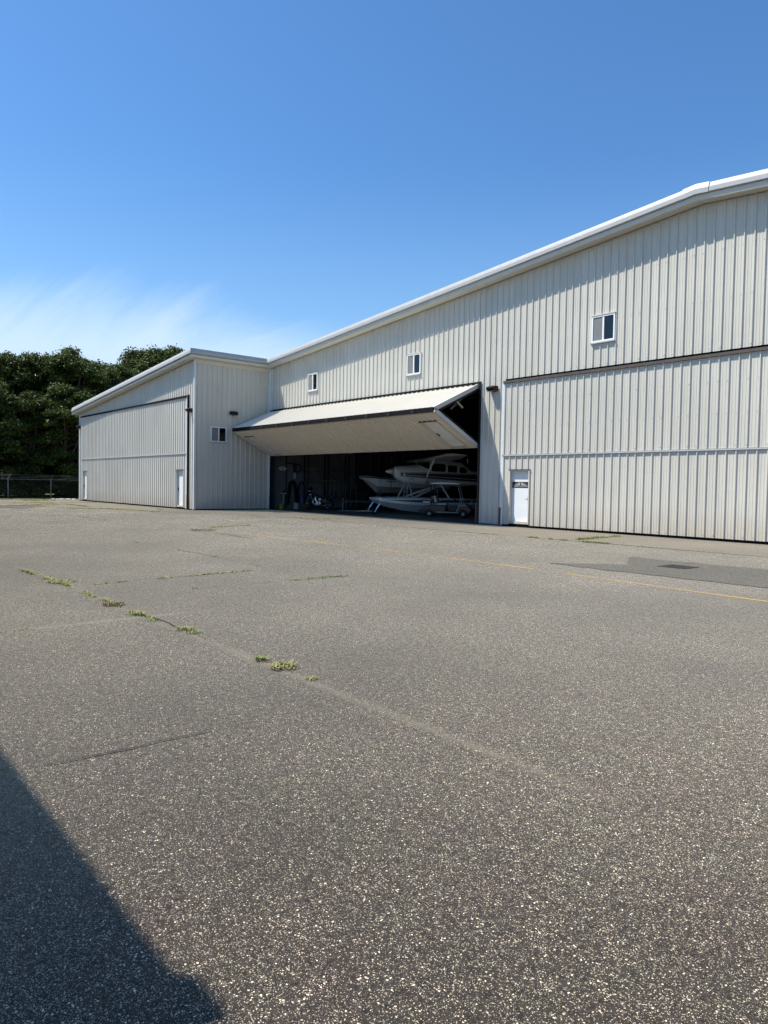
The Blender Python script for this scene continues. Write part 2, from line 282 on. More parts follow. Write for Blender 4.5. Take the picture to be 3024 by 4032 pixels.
# faded yellow taxi line
ym = bpy.data.materials.new('faded_yellow_paint'); ym.use_nodes = True; t = ym.node_tree; b = t.nodes['Principled BSDF']; b.inputs['Base Color'].default_value = (0.50, 0.33, 0.10, 1); b.inputs['Roughness'].default_value = .8
g = N(t, 'ShaderNodeNewGeometry'); nn = N(t, 'ShaderNodeTexNoise', Scale=24.0, Detail=5.0, Roughness=.75); L(t, g.outputs['Position'], nn.inputs['Vector']); nl = N(t, 'ShaderNodeTexNoise', Scale=0.8, Detail=2.0); L(t, g.outputs['Position'], nl.inputs['Vector'])
ad = N(t, 'ShaderNodeMath', operation='ADD'); L(t, nn.outputs[0], ad.inputs[0]); L(t, nl.outputs[0], ad.inputs[1]); mr = N(t, 'ShaderNodeMapRange', i1=0.90, i2=1.20, i3=0.55, i4=0.0); L(t, ad.outputs[0], mr.inputs[0]); L(t, mr.outputs[0], b.inputs['Alpha'])
ln = MB(); xs = [-2.6, -0.2, 2.5, 5.4, 8, 10, 12.7, 14.5, 18, 24]; ys = [-11.5, -11.37, -11.25, -11.12, -11.14, -11.2, -11.42, -11.53, -11.6, -11.7]
for i in range(len(xs)-1): ln.add([(xs[i], ys[i]-.055, .005), (xs[i+1], ys[i+1]-.055, .005), (xs[i+1], ys[i+1]+.055, .005), (xs[i], ys[i]+.055, .005)], [(0, 1, 2, 3)])
struct(ln.build('painted_line', ym))
# cracks (each a ragged, shallow strip of dirt) and the weeds that grow in them
def crack(pts, wd, m=CRACK, seed=1, z=0.009):
    r = random.Random(seed); mb = MB(); Lp = []
    for (x0, y0), (x1, y1) in zip(pts, pts[1:]):
        k = max(2, int(math.hypot(x1-x0, y1-y0)/0.12))
        for i in range(k): Lp.append((x0+(x1-x0)*i/k, y0+(y1-y0)*i/k))
    Lp.append(pts[-1]); off = 0; vs = []
    for i, (x, y) in enumerate(Lp):
        a = Lp[min(i+1, len(Lp)-1)]; c = Lp[max(i-1, 0)]; dx, dy = a[0]-c[0], a[1]-c[1]; d = math.hypot(dx, dy) or 1; nx, ny = -dy/d, dx/d
        off = off*.8+r.uniform(-.02, .02); gp = math.sin(i*.11+seed*2.1)+.7*math.sin(i*.29+seed)+.5*math.sin(i*.83+seed*3); ww = wd*max(.02, min(1, .35+gp*.5))*r.uniform(.5, 1.0)
        vs += [(x+nx*(off-ww), y+ny*(off-ww), z), (x+nx*(off+ww), y+ny*(off+ww), z)]
    mb.add(vs, [(2*i, 2*i+1, 2*i+3, 2*i+2) for i in range(len(Lp)-1)]); return mb.build('crack', m, apron)
CR = {'long': [(5.3, -19.05), (9.8, -18.99), (12.2, -18.94)], 'cross': [(10.71, -20.6), (10.67, -19.1)], 'c': [(7.8, -18.6), (7.5, -15.75)], 'd': [(8.95, -17.6), (9.0, -14.6)],
      'far': [(0.5, -15.35), (4.9, -15.25), (8.3, -15.38)], 'near': [(14.56, -21.2), (14.6, -20.1)], 'mid': [(-18.2, -12.45), (-13, -12.5), (-7.8, -12.35)], 'step': [(-3.3, -11.75), (-2.2, -11.95), (1.0, -12.1)],
      'k1': [(-33.0, -10.8), (-33.2, -4.6)], 'k2': [(-26.1, -12.9), (-29.2, -9.85), (-29.5, -8.3), (-25.3, -8.4)], 'edge': [(-9, -4.3), (4.4, -4.3), (6.4, -4.24), (9.5, -4.3), (16, -4.2)], 'e2': [(5.85, -4.1), (5.55, -1.0)], 'l2': [(-37.8, -8.3), (-38.2, -4.9)], 'g2': [(-4.1, -11.6), (-4.6, -9.0)], 'l3': [(-7.5, -3.75), (-7.45, -0.9)]}
for i, (k, p) in enumerate(CR.items()): crack(p, {'long': .012, 'near': .0075, 'cross': .010, 'c': .010, 'd': .008, 'far': .011}.get(k, .03), CRACK, i+1, 0.009)
GRASSM = bpy.data.materials.new('grass_blades'); GRASSM.use_nodes = True; t = GRASSM.node_tree; b = t.nodes['Principled BSDF']
g = N(t, 'ShaderNodeNewGeometry'); nn = N(t, 'ShaderNodeTexNoise', Scale=1.6, Detail=3.0); L(t, g.outputs['Position'], nn.inputs['Vector']); cr = N(t, 'ShaderNodeValToRGB'); e = cr.color_ramp.elements
e[0].position = .35; e[0].color = (0.13, 0.19, 0.035, 1); e[1].position = .62; e[1].color = (0.24, 0.23, 0.08, 1); L(t, nn.outputs[0], cr.inputs[0]); L(t, cr.outputs[0], b.inputs['Base Color']); b.inputs['Roughness'].default_value = .7
DRYM = mat('dry_weed', (0.13, 0.09, 0.05), 0.8, var=.3, vscale=8)
def blades(mb, cx, cy, rad, n, h, r, z=0.0):
    for i in range(n):
        a = r.uniform(0, math.tau); q = rad*math.sqrt(r.random()); x, y = cx+math.cos(a)*q, cy+math.sin(a)*q
        a2 = r.uniform(0, math.tau); hh = h*r.uniform(.15, .75)**1.2; ln_ = h*r.uniform(.3, 1.5); wx, wy = math.cos(a2+1.57)*.0045, math.sin(a2+1.57)*.0045
        if h > .12: wx *= 2; wy *= 2
        dx, dy = math.cos(a2)*ln_, math.sin(a2)*ln_
        mb.add([(x-wx, y-wy, z), (x+wx, y+wy, z), (x+dx*.45+wx, y+dy*.45+wy, z+hh*.7), (x+dx*.45-wx, y+dy*.45-wy, z+hh*.7), (x+dx, y+dy, z+hh)], [(0, 1, 2, 3), (3, 2, 4)])
rg = random.Random(11); gst = MB()
def along(pts, dens, h, rad, gap=.4, nb=7):
    for (x0, y0), (x1, y1) in zip(pts, pts[1:]):
        l = math.hypot(x1-x0, y1-y0); k = int(l*dens); on = True
        for i in range(k):
            if rg.random() < .12: on = rg.random() > gap
            if not on: continue
            f = (i+rg.random())/k; blades(gst, x0+(x1-x0)*f+rg.uniform(-rad, rad)*.5, y0+(y1-y0)*f+rg.uniform(-rad, rad)*.5, rad, nb, h, rg, .004)
along([(5.5, -19.05), (7.8, -18.95)], 60, .045, .05, .25, 9); along([(7.9, -18.97), (9.0, -18.99)], 40, .035, .035, .45); along([(9.2, -18.97), (9.9, -18.99)], 50, .045, .04, .3); along([(10.3, -19), (11.1, -18.98)], 36, .04, .04, .5)
along([(10.71, -20.6), (10.68, -19.6)], 20, .02, .015, .6); along(CR['c'], 22, .05, .03, .5); along(CR['d'], 30, .05, .04, .45); along(CR['far'], 10, .05, .04, .6)
along([(4.4, -4.32), (7.3, -4.25)], 40, .10, .07, .2, 9); along([(7.3, -4.25), (12, -4.3)], 8, .04, .03, .6); along([(5.8, -3.6), (5.6, -1.1)], 40, .12, .09, .15, 9); along([(-9, -4.3), (4.4, -4.3)], 7, .06, .06, .6)
along([(-7.5, -3.75), (-7.45, -.9)], 22, .08, .07, .4); along([(-9.2, -4.3), (-7.6, -3.8)], 22, .08, .1, .3); along([(-17, -7.5), (-9.2, -4.3)], 8, .06, .12, .5)
along([(-22.4, -10.3), (-21.7, -8.5), (-16.9, -7.5)], 40, .10, .25, .15, 8); along([(-26.2, -10.6), (-22.4, -10.3)], 20, .09, .25, .3); along(CR['k1'], 30, .09, .08, .15); along(CR['k2'], 34, .10, .12, .1, 9); along([(-38.3, -9), (-37.2, -7.2)], 40, .14, .3, .1, 9); along([(-33.4, -9.4), (-31, -8.6)], 26, .10, .3, .15, 9)
along([(-3.9, -11.0), (-4.6, -9.0)], 26, .08, .1, .3); along([(-41.4, -14), (-41.5, -4.9)], 20, .14, .18, .1, 9); along([(-20.9, -5.8), (-19.3, -6.3)], 30, .07, .15, .3); along([(-12, -4.9), (-10.2, -4.6)], 10, .07, .1, .4); along([(-2, -5.2), (1.2, -5.0)], 6, .05, .08, .5)
# the mown verge under the fence
for i in range(9000): blades(gst, rg.uniform(-49, -41.7), rg.uniform(-26, 2), .2, 3, .11, rg, -.03)
tag(gst.build('grass', GRASSM), 'thin grass and weeds growing in pavement joints and along the fence verge', 'grass', kind='stuff')
def clump(x, y, rad, n, h, label, m=GRASSM, name='weed_clump'):
    mb = MB(); blades(mb, 0, 0, rad, n, h, rg)
    o = mb.build(name, m); o.location = (x, y, .009); return tag(o, label, 'weed', 'weed clumps in the apron joints')
clump(13.57, -18.93, .11, 170, .065, 'bright green grass clump, the widest on the sandy long joint'); clump(13.22, -18.95, .05, 60, .055, 'tiny green sprig beside the widest grass clump on the sandy joint')
clump(11.62, -18.93, .09, 80, .05, 'low dark green tuft where the sandy joint is bare on both sides'); clump(11.83, -18.93, .07, 60, .04, 'small flat weed trailing off the low dark green tuft')
clump(10.5, -19.0, .09, 90, .045, 'yellow green tuft where two pavement joints meet'); clump(14.0, -18.94, .05, 40, .03, 'thin sprig ending the weeds on the sandy joint')
clump(9.72, -19.0, .13, 200, .05, 'reddish dry weed patch on the long pavement joint', DRYM); clump(7.3, -18.94, .20, 240, .05, 'long yellow green grass patch on the pavement joint, farthest from the sandy part')
clump(-2.6, -11.85, .45, 240, .11, 'brown dried grass clump at the start of the yellow line', DRYM)

# ------------------------------------------------------------------ the hangar
GZ = 0.09                                   # door bottoms stand this far above the apron
PIT = 0.3048; WALLY = 0.06; XS = -18.56; YF = -4.75; XL = -38.78; XRIDGE = 7.53; XEND = 30.0
def wall_top(x): return 10.45+GZ-0.0832*abs(x-XRIDGE)
PROF = [(0, .039), (.0127, .039), (.0360, 0), (.085, 0), (.092, .006), (.112, .006), (.119, 0), (.186, 0), (.193, .006), (.213, .006), (.22, 0), (PIT-.0360, 0), (PIT-.0127, .039)]
def prof_pts(u0, u1):
    k0 = math.floor(u0/PIT)-1; pts = []
    k = k0
    while k*PIT < u1+PIT:
        for a, h in PROF: pts.append((k*PIT+a, h))
        k += 1
    def at(u):
        for (a, ha), (b_, hb) in zip(pts, pts[1:]):
            if a <= u <= b_: return ha+(hb-ha)*(u-a)/(b_-a)
        return 0
    inner = [(a, h) for a, h in pts if u0+1e-5 < a < u1-1e-5]
    return [(u0, at(u0))]+inner+[(u1, at(u1))], at
def sheet(parent, u0, u1, lo, hi, mp, m=SHEET, holes=(), name='wall_sheet'):
    """one ribbed steel sheet from u0 to u1; lo/hi give the bottom and top at u; holes are (u0,u1,v0,v1); mp(u, n, v) -> world"""
    pts, at = prof_pts(u0, u1)
    cuts = sorted({c for h in holes for c in h[:2] if u0 < c < u1}|{XRIDGE if name == 'wall_sheet' and u0 < XRIDGE < u1 else u0})
    pts = sorted({(round(a, 5), round(h, 5)) for a, h in pts+[(c, at(c)) for c in cuts]})
    mb = MB()
    for (a, ha), (b_, hb) in zip(pts, pts[1:]):
        if b_-a < 1e-5: continue
        mid = (a+b_)/2; iv = [(lo(mid), hi(mid), True, True)]
        for h0, h1, v0, v1 in holes:
            if h0 < mid < h1:
                nx = []
                for p0, p1, fl, fh in iv:
                    if v1 <= p0 or v0 >= p1: nx.append((p0, p1, fl, fh)); continue
                    if v0 > p0: nx.append((p0, v0, fl, False))
                    if v1 < p1: nx.append((v1, p1, False, fh))
                iv = nx
        for p0, p1, fl, fh in iv:
            la, lb = (lo(a), lo(b_)) if fl else (p0, p0); ta, tb = (hi(a), hi(b_)) if fh else (p1, p1)
            mb.add([mp(a, ha, la), mp(b_, hb, lb), mp(b_, hb, tb), mp(a, ha, ta)], [(0, 1, 2, 3)])
    if mb.v: return mb.build(name, m, parent)
def sheets(parent, u0, u1, lo, hi, mp, m=SHEET, holes=(), name='wall_sheet', phase=0.0):
    W = 3*PIT; k = math.floor((u0-phase)/W); 
    while k*W+phase < u1:
        a, b_ = max(u0, k*W+phase), min(u1, (k+1)*W+phase)
        if b_-a > .02: sheet(parent, a, b_, lo, hi, mp, m, holes, name)
        k += 1
hangar = thing('hangar', 'long cream ribbed steel hangar with white roof trim and one bifold door raised', 'hangar', (-5, 0, 0))
class Par:                                   # children are built in world coordinates: counter the Empty's offset
    pass
def child(o): return o
hangar.location = (0, 0, 0)
front = lambda y: (lambda u, n_, v: (u, y-n_, v))
DOOR_Z = 5.63+GZ; HEAD = 5.80+GZ
WIN = [(-14.50, 6.58, 'b'), (-6.30, 6.58, 'b'), (3.61, 6.67, 'b')]
whole = [(x+.03, x+.90, z+GZ+.03, z+GZ+.90) for x, z, _ in WIN]
flat = lambda c: (lambda u: c)
# main gable wall: above the doors, and the pier between them
sheets(hangar, XS+.32, 17.0, flat(HEAD), lambda u: wall_top(u)-.01, front(WALLY), SHEET, whole)
sheets(hangar, -1.60, -0.36, flat(0.06), flat(HEAD), front(WALLY), SHEET)
bm = MB(); 
sheet(hangar, 17.0, XEND, flat(0.06), lambda u: wall_top(u)-.01, front(WALLY), SHEET, name='end_wall_sheet')
# projecting section: gable front, and its side wall
LH = 6.256+GZ+.12
sheets(hangar, XL+.1, XS-.1, flat(LH), lambda u: wall_top(u)-.01, front(YF+WALLY), SHEET, phase=.1)
sheets(hangar, XL+.1, -38.22, flat(.06), flat(LH), front(YF+WALLY), SHEET, phase=.1); sheets(hangar, -19.26, XS-.1, flat(.06), flat(LH), front(YF+WALLY), SHEET, phase=.1)
side_hole = [(-3.72, -2.81, 3.80+GZ, 4.59+GZ)]
sheets(hangar, YF+.1, -.08, flat(.06), flat(wall_top(XS)-.01), lambda u, n_, v: (XS-.04+n_, u, v), SHEET, side_hole, phase=-4.45+.15)
MB().box(XL, XL+.05, YF, 24, 0, wall_top(XL)).build('end_wall', SHEET, hangar); MB().box(XEND-.05, XEND, .1, 24, 0, wall_top(XEND)).build('end_wall', SHEET, hangar)
MB().add([(XL, 24, 0), (XEND, 24, 0), (XEND, 24, wall_top(XEND)), (XRIDGE, 24, wall_top(XRIDGE)), (XL, 24, wall_top(XL))], [(0, 1, 2, 3, 4)]).build('rear_wall', SHEET, hangar)
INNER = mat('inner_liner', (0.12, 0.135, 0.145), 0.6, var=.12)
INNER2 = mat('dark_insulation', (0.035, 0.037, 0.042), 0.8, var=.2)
# bay partitions
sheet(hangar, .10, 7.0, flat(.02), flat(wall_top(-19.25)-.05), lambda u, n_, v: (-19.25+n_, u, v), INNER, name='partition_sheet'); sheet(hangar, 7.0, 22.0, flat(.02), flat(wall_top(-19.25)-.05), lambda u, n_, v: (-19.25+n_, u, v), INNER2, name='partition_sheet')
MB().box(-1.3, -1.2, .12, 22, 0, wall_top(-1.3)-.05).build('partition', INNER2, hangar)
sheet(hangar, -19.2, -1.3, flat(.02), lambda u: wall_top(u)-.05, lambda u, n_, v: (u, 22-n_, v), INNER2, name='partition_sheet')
def roof_piece(x0, x1, y0, y1): 
    t0, t1 = wall_top(x0), wall_top(x1)
    return MB().add([(x0, y0, t0+.30), (x1, y0, t1+.30), (x1, y1, t1+.30), (x0, y1, t0+.30), (x0, y0, t0+.02), (x1, y0, t1+.02), (x1, y1, t1+.02), (x0, y1, t0+.02)], [(0, 1, 2, 3), (7, 6, 5, 4), (0, 4, 5, 1), (1, 5, 6, 2), (2, 6, 7, 3), (3, 7, 4, 0)])
roof_piece(XL-.3, XS+.33, YF-.33, -.40).build('roof_panel', ROOF, hangar)
roof_piece(XL-.3, XRIDGE, -.397, 24.3).build('roof_panel', ROOF, hangar); roof_piece(XRIDGE, XEND+.3, -.397, 24.3).build('roof_panel', ROOF, hangar)
# purlins and rafters of the open bay
for y in (4, 9.5, 15, 20.5): MB().add([(-19.2, y-.1, wall_top(-19.2)-.0), (-1.3, y-.1, wall_top(-1.3)), (-1.3, y+.1, wall_top(-1.3)), (-19.2, y+.1, wall_top(-19.2)), (-19.2, y-.1, wall_top(-19.2)-.6), (-1.3, y-.1, wall_top(-1.3)-.6), (-1.3, y+.1, wall_top(-1.3)-.6), (-19.2, y+.1, wall_top(-19.2)-.6)], [(7, 6, 5, 4), (0, 4, 5, 1), (2, 6, 7, 3)]).build('rafter', mat('red_oxide', (.10, .03, .02), .7), hangar)
# rake and eave trim, in the lengths it was fitted
LOW = [(0, -.012), (.40, -.03), (.425, -.02), (.425, .105), (.37, .112)]
GUT = [(.37, .112), (.37, .150), (.47, .156), (.50, .17), (.50, .300), (.485, .315), (.475, .36), (.45, .445), (.30, .46), (.02, .46)]
def offs(seg):      # path vertices with miter direction
    return seg
def trim_run(path, miters, profs, length, wob_=.0):
    for (p0, p1), (m0, m1) in zip(zip(path, path[1:]), zip(miters, miters[1:])):
        d = math.hypot(p1[0]-p0[0], p1[1]-p0[1]); k = max(1, round(d/length))
        for i in range(k):
            f0, f1 = i/k, (i+1)/k
            nrm = ((p1[1]-p0[1])/d, -(p1[0]-p0[0])/d)
            def P(f, m, j):
                x, y = p0[0]+(p1[0]-p0[0])*f, p0[1]+(p1[1]-p0[1])*f
                out = []
                mm = m0 if f == 0 else m1 if f == 1 else nrm
                for o, z in j:
                    X, Y = x+mm[0]*o, y+mm[1]*o
                    out.append((X, Y, wall_top(X)+z))
                return out
            g0 = f0+(0.0 if i == 0 else .004/d); 
            for nm, pr, mt in profs:
                rings = [P(g0 if i else 0, 0, pr), P(f1, 0, pr)]
                nn_ = len(pr); mb = MB(); mb.loft(rings, cap=False, closed=False); mb.f = [tuple(reversed(f)) for f in mb.f]
                o = mb.build(nm, mt, hangar); o.modifiers.new('thickness', 'SOLIDIFY').thickness = .004
n_ = (0, -1)
path = [(XL-.32, YF), (XS, YF), (XS, 0.0), (XRIDGE, 0.0), (XEND, 0.0)]
mit = [(0, -1), (1, -1), (1, -1), (0, -1), (0, -1)]
# normals for segments: front (0,-1), side (1,0), main (0,-1)
trim_run(path, mit, [('rake_soffit', LOW, SOFF), ('rake_trim', GUT, TRIM)], 5.2)
# end of the left eave: gutter along the low side
MB().box(XL-.36, XL-.30, YF-.45, 24, wall_top(XL)-.1, wall_top(XL)+.40).build('eave_gutter', TRIM, hangar)
MB().box(XL-.30, XL, YF-.40, 24, wall_top(XL)-.05, wall_top(XL)-.02).build('eave_soffit', SOFF, hangar)
MB().add([(XL-.36, YF-.50, wall_top(XL)+.11), (XL-.355, YF, wall_top(XL)+.11), (XL-.355, YF, wall_top(XL)+.44), (XL-.36, YF-.44, wall_top(XL)+.44)], [(0, 1, 2, 3)]).build('gutter_end_cap', TRIM, hangar)
# ridge cap
rc = MB()
pr = [(.0, .475), (.30, .475), (.47, .465), (.515, .30), (.515, .15)]
rc.loft([[(x, -o, wall_top(x)+z+(.01 if abs(x-XRIDGE) < .1 else 0)) for o, z in pr] for x in (XRIDGE-.42, XRIDGE, XRIDGE+.42)], cap=False, closed=False); o = rc.build('ridge_cap', mat('ridge_flashing', (.36, .38, .40), .5, .1, var=.08, vscale=5), hangar); o.modifiers.new('thickness', 'SOLIDIFY').thickness = .012
# corner trims
MB().box(XS-.10, XS+.02, YF-.02, YF+.1, .05, wall_top(XS)-.015).build('corner_trim', TRIM2, hangar)
MB().box(XS-.03, XS+.10, -.09, .03, .05, wall_top(XS)-.015).build('corner_trim', TRIM2, hangar); MB().box(XS+.09, XS+.32, .005, .055, HEAD, wall_top(XS)-.015).build('corner_trim', TRIM2, hangar); MB().box(XS+.02, -18.36, -.05, .05, .05, HEAD-.1).build('corner_trim', TRIM2, hangar)
MB().box(XL-.01, XL+.11, YF-.02, YF+.1, .05, wall_top(XL)-.02).build('corner_trim', TRIM2, hangar)
MB().box(XS-.03, XS+.03, YF+.1, -.1, wall_top(XS)-.22, wall_top(XS)-.02).build('eave_flashing', SOFF, hangar)
# base flashing and drip strips
MB().box(-1.6, -.36, .03, .07, 0.0, .07).build('base_angle', HEADER, hangar); MB().box(XS-.09, XS-.02, YF+.12, -.1, 0.0, .07).build('base_angle', BLACK, hangar)
# windows: vinyl frame, screen and glass
def window(x, z, wd, ht, mp, blind):
    fr = MB(); t_ = .055; d0, d1 = -.02, .06
    def bx(a, b_, c, d): fr.add([mp(u, q, v) for v in (c, d) for q in (d0, d1) for u in (a, b_)], [(0, 2, 3, 1), (4, 5, 7, 6), (0, 1, 5, 4), (2, 6, 7, 3), (0, 4, 6, 2), (1, 3, 7, 5)])
    bx(x, x+t_, z, z+ht); bx(x+wd-t_, x+wd, z, z+ht); bx(x+t_, x+wd-t_, z, z+t_); bx(x+t_, x+wd-t_, z+ht-t_, z+ht)
    W = fr.build('window', VINYL, hangar)
    s = MB(); s.add([mp(u, q, v) for v in (z-.045, z-.002) for q in (-.02, .085) for u in (x-.04, x+wd+.02)], [(0, 2, 3, 1), (4, 5, 7, 6), (0, 1, 5, 4), (2, 6, 7, 3), (0, 4, 6, 2), (1, 3, 7, 5)]); s.build('sill', TRIM, W)
    s = MB(); s.add([mp(u, q, v) for v in (z+ht+.002, z+ht+.03) for q in (-.02, .075) for u in (x-.02, x+wd+.02)], [(0, 2, 3, 1), (4, 5, 7, 6), (0, 1, 5, 4), (2, 6, 7, 3), (0, 4, 6, 2), (1, 3, 7, 5)]); s.build('head_flashing', SHEET, W)
    m_ = MB(); c = x+wd/2; m_.add([mp(u, q, v) for v in (z+t_+.002, z+ht-t_-.002) for q in (.0, .052) for u in (c-.03, c+.03)], [(0, 2, 3, 1), (4, 5, 7, 6), (0, 1, 5, 4), (2, 6, 7, 3), (0, 4, 6, 2), (1, 3, 7, 5)]); m_.build('mullion', VINYL, W)
    for a, b_, q in ((x+t_, c-.03, .028), (c+.03, x+wd-t_, .012)):
        MB().add([mp(a, q, z+t_), mp(b_, q, z+t_), mp(b_, q, z+ht-t_), mp(a, q, z+ht-t_)], [(0, 1, 2, 3)]).build('pane', GLASS, W)
    if blind: MB().add([mp(x+t_, .040, z+t_), mp(c-.03, .040, z+t_), mp(c-.03, .040, z+ht-t_), mp(x+t_, .040, z+ht-t_)], [(0, 1, 2, 3)]).build('insect_screen', SCREEN, W)
    # closed dark box added behind the panes to keep the room dark
    rv = MB(); rv.add([mp(u, q, v) for v in (z, z+ht) for q in (-.9, -.03) for u in (x, x+wd)], [(0, 1, 3, 2), (4, 6, 7, 5), (0, 4, 5, 1), (0, 2, 6, 4), (1, 5, 7, 3)]); rv.build('dark_backing', INNER2, W)
for x, z, _ in WIN: window(x, z+GZ, .93, .93, front(WALLY), True)
window(-3.76, 3.77+GZ, .98, .86, lambda u, q, v: (XS-.04+q, u, v), True)

def screws(par, u0, u1, zs, y, hi=None):
    mb = MB(); k = math.ceil(u0/PIT)
    while k*PIT < u1:
        for j, z in enumerate(zs):
            if hi and z > hi(k*PIT)-.1: continue
            for du_, nn_, keep in ((-.05, .003, (k*7+j*3) % 4 != 0), (0.0, .040, k % 3 == 0)):
                if keep: mb.box(k*PIT+du_-.007, k*PIT+du_+.007, y-nn_-.007, y-nn_+.002, z-.007, z+.007)
        k += 1
    o = mb.build('sheet_screws', STEEL, par); o['kind'] = 'stuff'
screws(hangar, -18.1, 17.0, [5.98, 7.5, 9.0, 10.2], WALLY, wall_top)
# ---- bifold doors
def pdoor(par, u0, mp, w_=.99, h_=2.12, z0=.04, rec=.12, handle='r', sign=False):
    def bx(mb, a, b_, q0, q1, c, d): mb.add([mp(u, q, v) for v in (c, d) for q in (q0, q1) for u in (a, b_)], [(0, 2, 3, 1), (4, 5, 7, 6), (0, 1, 5, 4), (2, 6, 7, 3), (0, 4, 6, 2), (1, 3, 7, 5)])
    f = MB(); bx(f, u0-.01, u0+.035, -rec, .045, z0, z0+h_); bx(f, u0+w_-.035, u0+w_+.01, -rec, .045, z0, z0+h_); bx(f, u0+.035, u0+w_-.035, -rec, .045, z0+h_-.035, z0+h_); f.build('door_frame', SHEET, par)
    f = MB(); bx(f, u0-.03, u0+w_+.03, .0, .06, z0+h_+.002, z0+h_+.03); f.build('drip_cap', HEADER, par)
    f = MB(); bx(f, u0+.037, u0+w_-.037, -rec, -rec+.03, z0+.10, z0+h_-.037); f.build('personnel_door', DOORW, par)
    f = MB(); bx(f, u0+.037, u0+w_-.037, -rec, .0, z0, z0+.098); f.build('threshold', SHEET, par)
    k = MB(); ku = u0+w_-.11 if handle == 'r' else u0+.11
    k.tube([mp(ku, -rec+.03, z0+.98), mp(ku, -rec+.085, z0+.98)], .018); k.tube([mp(ku, -rec+.08, z0+.98), mp(ku-.10 if handle == 'r' else ku+.10, -rec+.08, z0+.98)], .011); bx(k, ku-.025, ku+.025, -rec+.03, -rec+.05, z0+.93, z0+1.12); k.build('door_handle', BRONZE, par)
    if sign:
        s = MB(); bx(s, u0+.06, u0+w_-.10, -rec+.0305, -rec+.034, z0+1.42, z0+1.66); S_ = s.build('door_sign', mat('sign_black', (.008, .009, .010), .4), par)
        wm = mat('sign_silver', (.62, .64, .64), .4); cx = u0+w_/2-.02; q = -rec+.036; mb = MB()
        for sg in (-1, 1):           # two spread wings of feathers
            for k_ in range(9):
                a = .02+k_*.036; top = 1.635-.0009*(k_**2)-.006*k_; 
                x1 = cx+sg*a*.9; x2 = cx+sg*(a+.022)*.9; x3 = cx+sg*(a*1.08+.045); x4 = cx+sg*(a*1.08+.022)
                t0 = z0+top-.012; b0 = z0+1.515
                mb.add([mp(x1, q, t0), mp(x2, q, t0-.006), mp(x3, q, b0), mp(x4, q, b0)], [(0, 1, 2, 3)])
            pr_ = [mp(cx+sg*(.01+i*.034), q, z0+1.647-.00125*i*i) for i in range(11)]; pr2 = [mp(cx+sg*(.01+i*.034), q, z0+1.640-.00125*i*i) for i in range(11)]
            mb.add(pr_+pr2, [(i, i+1, i+12, i+11) for i in range(10)])
        mb.build('sign_wings', wm, par)
        cu = bpy.data.curves.new('t', 'FONT'); cu.body = 'CORNERSTONE AVIATION'; cu.size = .058; cu.align_x = 'CENTER'; to = bpy.data.objects.new('t', cu); COL.objects.link(to)
        bpy.context.view_layer.update(); dg = bpy.context.evaluated_depsgraph_get(); me = to.evaluated_get(dg).to_mesh()
        vs = [mp(cx+v.co.x, q, z0+1.455+v.co.y) for v in me.vertices]; fs = [tuple(p.vertices) for p in me.polygons]
        MB().add(vs, fs).build('sign_lettering', wm, par); bpy.data.objects.remove(to)
def bx3(mp, mb, a, b_, q0, q1, c, d): mb.add([mp(u, q, v) for v in (c, d) for q in (q0, q1) for u in (a, b_)], [(0, 2, 3, 1), (4, 5, 7, 6), (0, 1, 5, 4), (2, 6, 7, 3), (0, 4, 6, 2), (1, 3, 7, 5)]); return mb
def closed_door(x0, x1, yb, zr, zt, doors, z0, sign=False, phase=0.0, name='bifold_door', hx=.02):
    mp = front(yb)
    fr = MB(); bx3(mp, fr, x0-hx, x1+hx, -.02, .077, zt-.01, zt+.085); D = fr.build(name, HEADER, hangar)
    D['label'] = 'closed bifold hangar door of ribbed sheet with brown header'
    bx3(mp, MB(), x0-.02, x1+.02, -.30, -.16, zt+.02, zt+.30).build('header_gap_seal', BLACK, D)
    holes = [(u+.0, u+.99, z0-.2, z0+.04+2.12) for u, _ in doors]
    sheets(D, x0, x1, flat(zr+.03), flat(zt-.012), mp, LEAF_SHEET, (), 'door_sheet', phase); sheets(D, x0, x1, flat(z0), flat(zr-.03), mp, LEAF_SHEET, holes, 'door_sheet', phase)
    sx = x0; 
    while sx < x1-.1:
        e_ = min(x1, sx+4.2); r = MB(); bx3(mp, r, sx+.002, e_-.002, -.01, .056, zr-.028, zr-.010); bx3(mp, r, sx+.002, e_-.002, -.01, .045, zr-.010, zr+.022); r.build('mid_rail', TRIM, D); sx = e_
    bx3(mp, MB(), x0+.01, x1-.01, -.10, -.03, .005, z0+.02).build('bottom_seal', BLACK, D)
    bx3(mp, MB(), x0-.02, x0+.05, -.03, .045, z0-.02, zt-.02).build('edge_trim', TRIM2, D); bx3(mp, MB(), x1-.05, x1+.02, -.03, .045, z0-.02, zt-.02).build('edge_trim', TRIM2, D)
    bx3(mp, MB(), x0, x1, -.16, -.14, z0-.05, zt).build('inner_liner', INNER2, D)
    screws(D, x0+.1, x1-.1, [z0+.08, zr+.12, zr+1.1, zr+2.1], yb)
    for u, hd in doors: pdoor(D, u, (lambda a, q, v: mp(a, q, v+z0)), handle=hd, sign=sign)
    return D
D1 = closed_door(-.36, 16.5, 0.0, 2.75+GZ, DOOR_Z, [(.02, 'r')], GZ, sign=True); D1['label'] = 'closed bifold hangar door with a white personnel door bearing a black winged sign'
D2 = closed_door(-38.2, -19.48, YF, 3.09+GZ, 6.256+GZ, [(-37.85, 'l'), (-20.85, 'l')], GZ, phase=.1); D2['label'] = 'closed bifold hangar door with a personnel door near each end'
D2.data.materials[0] = BLACK
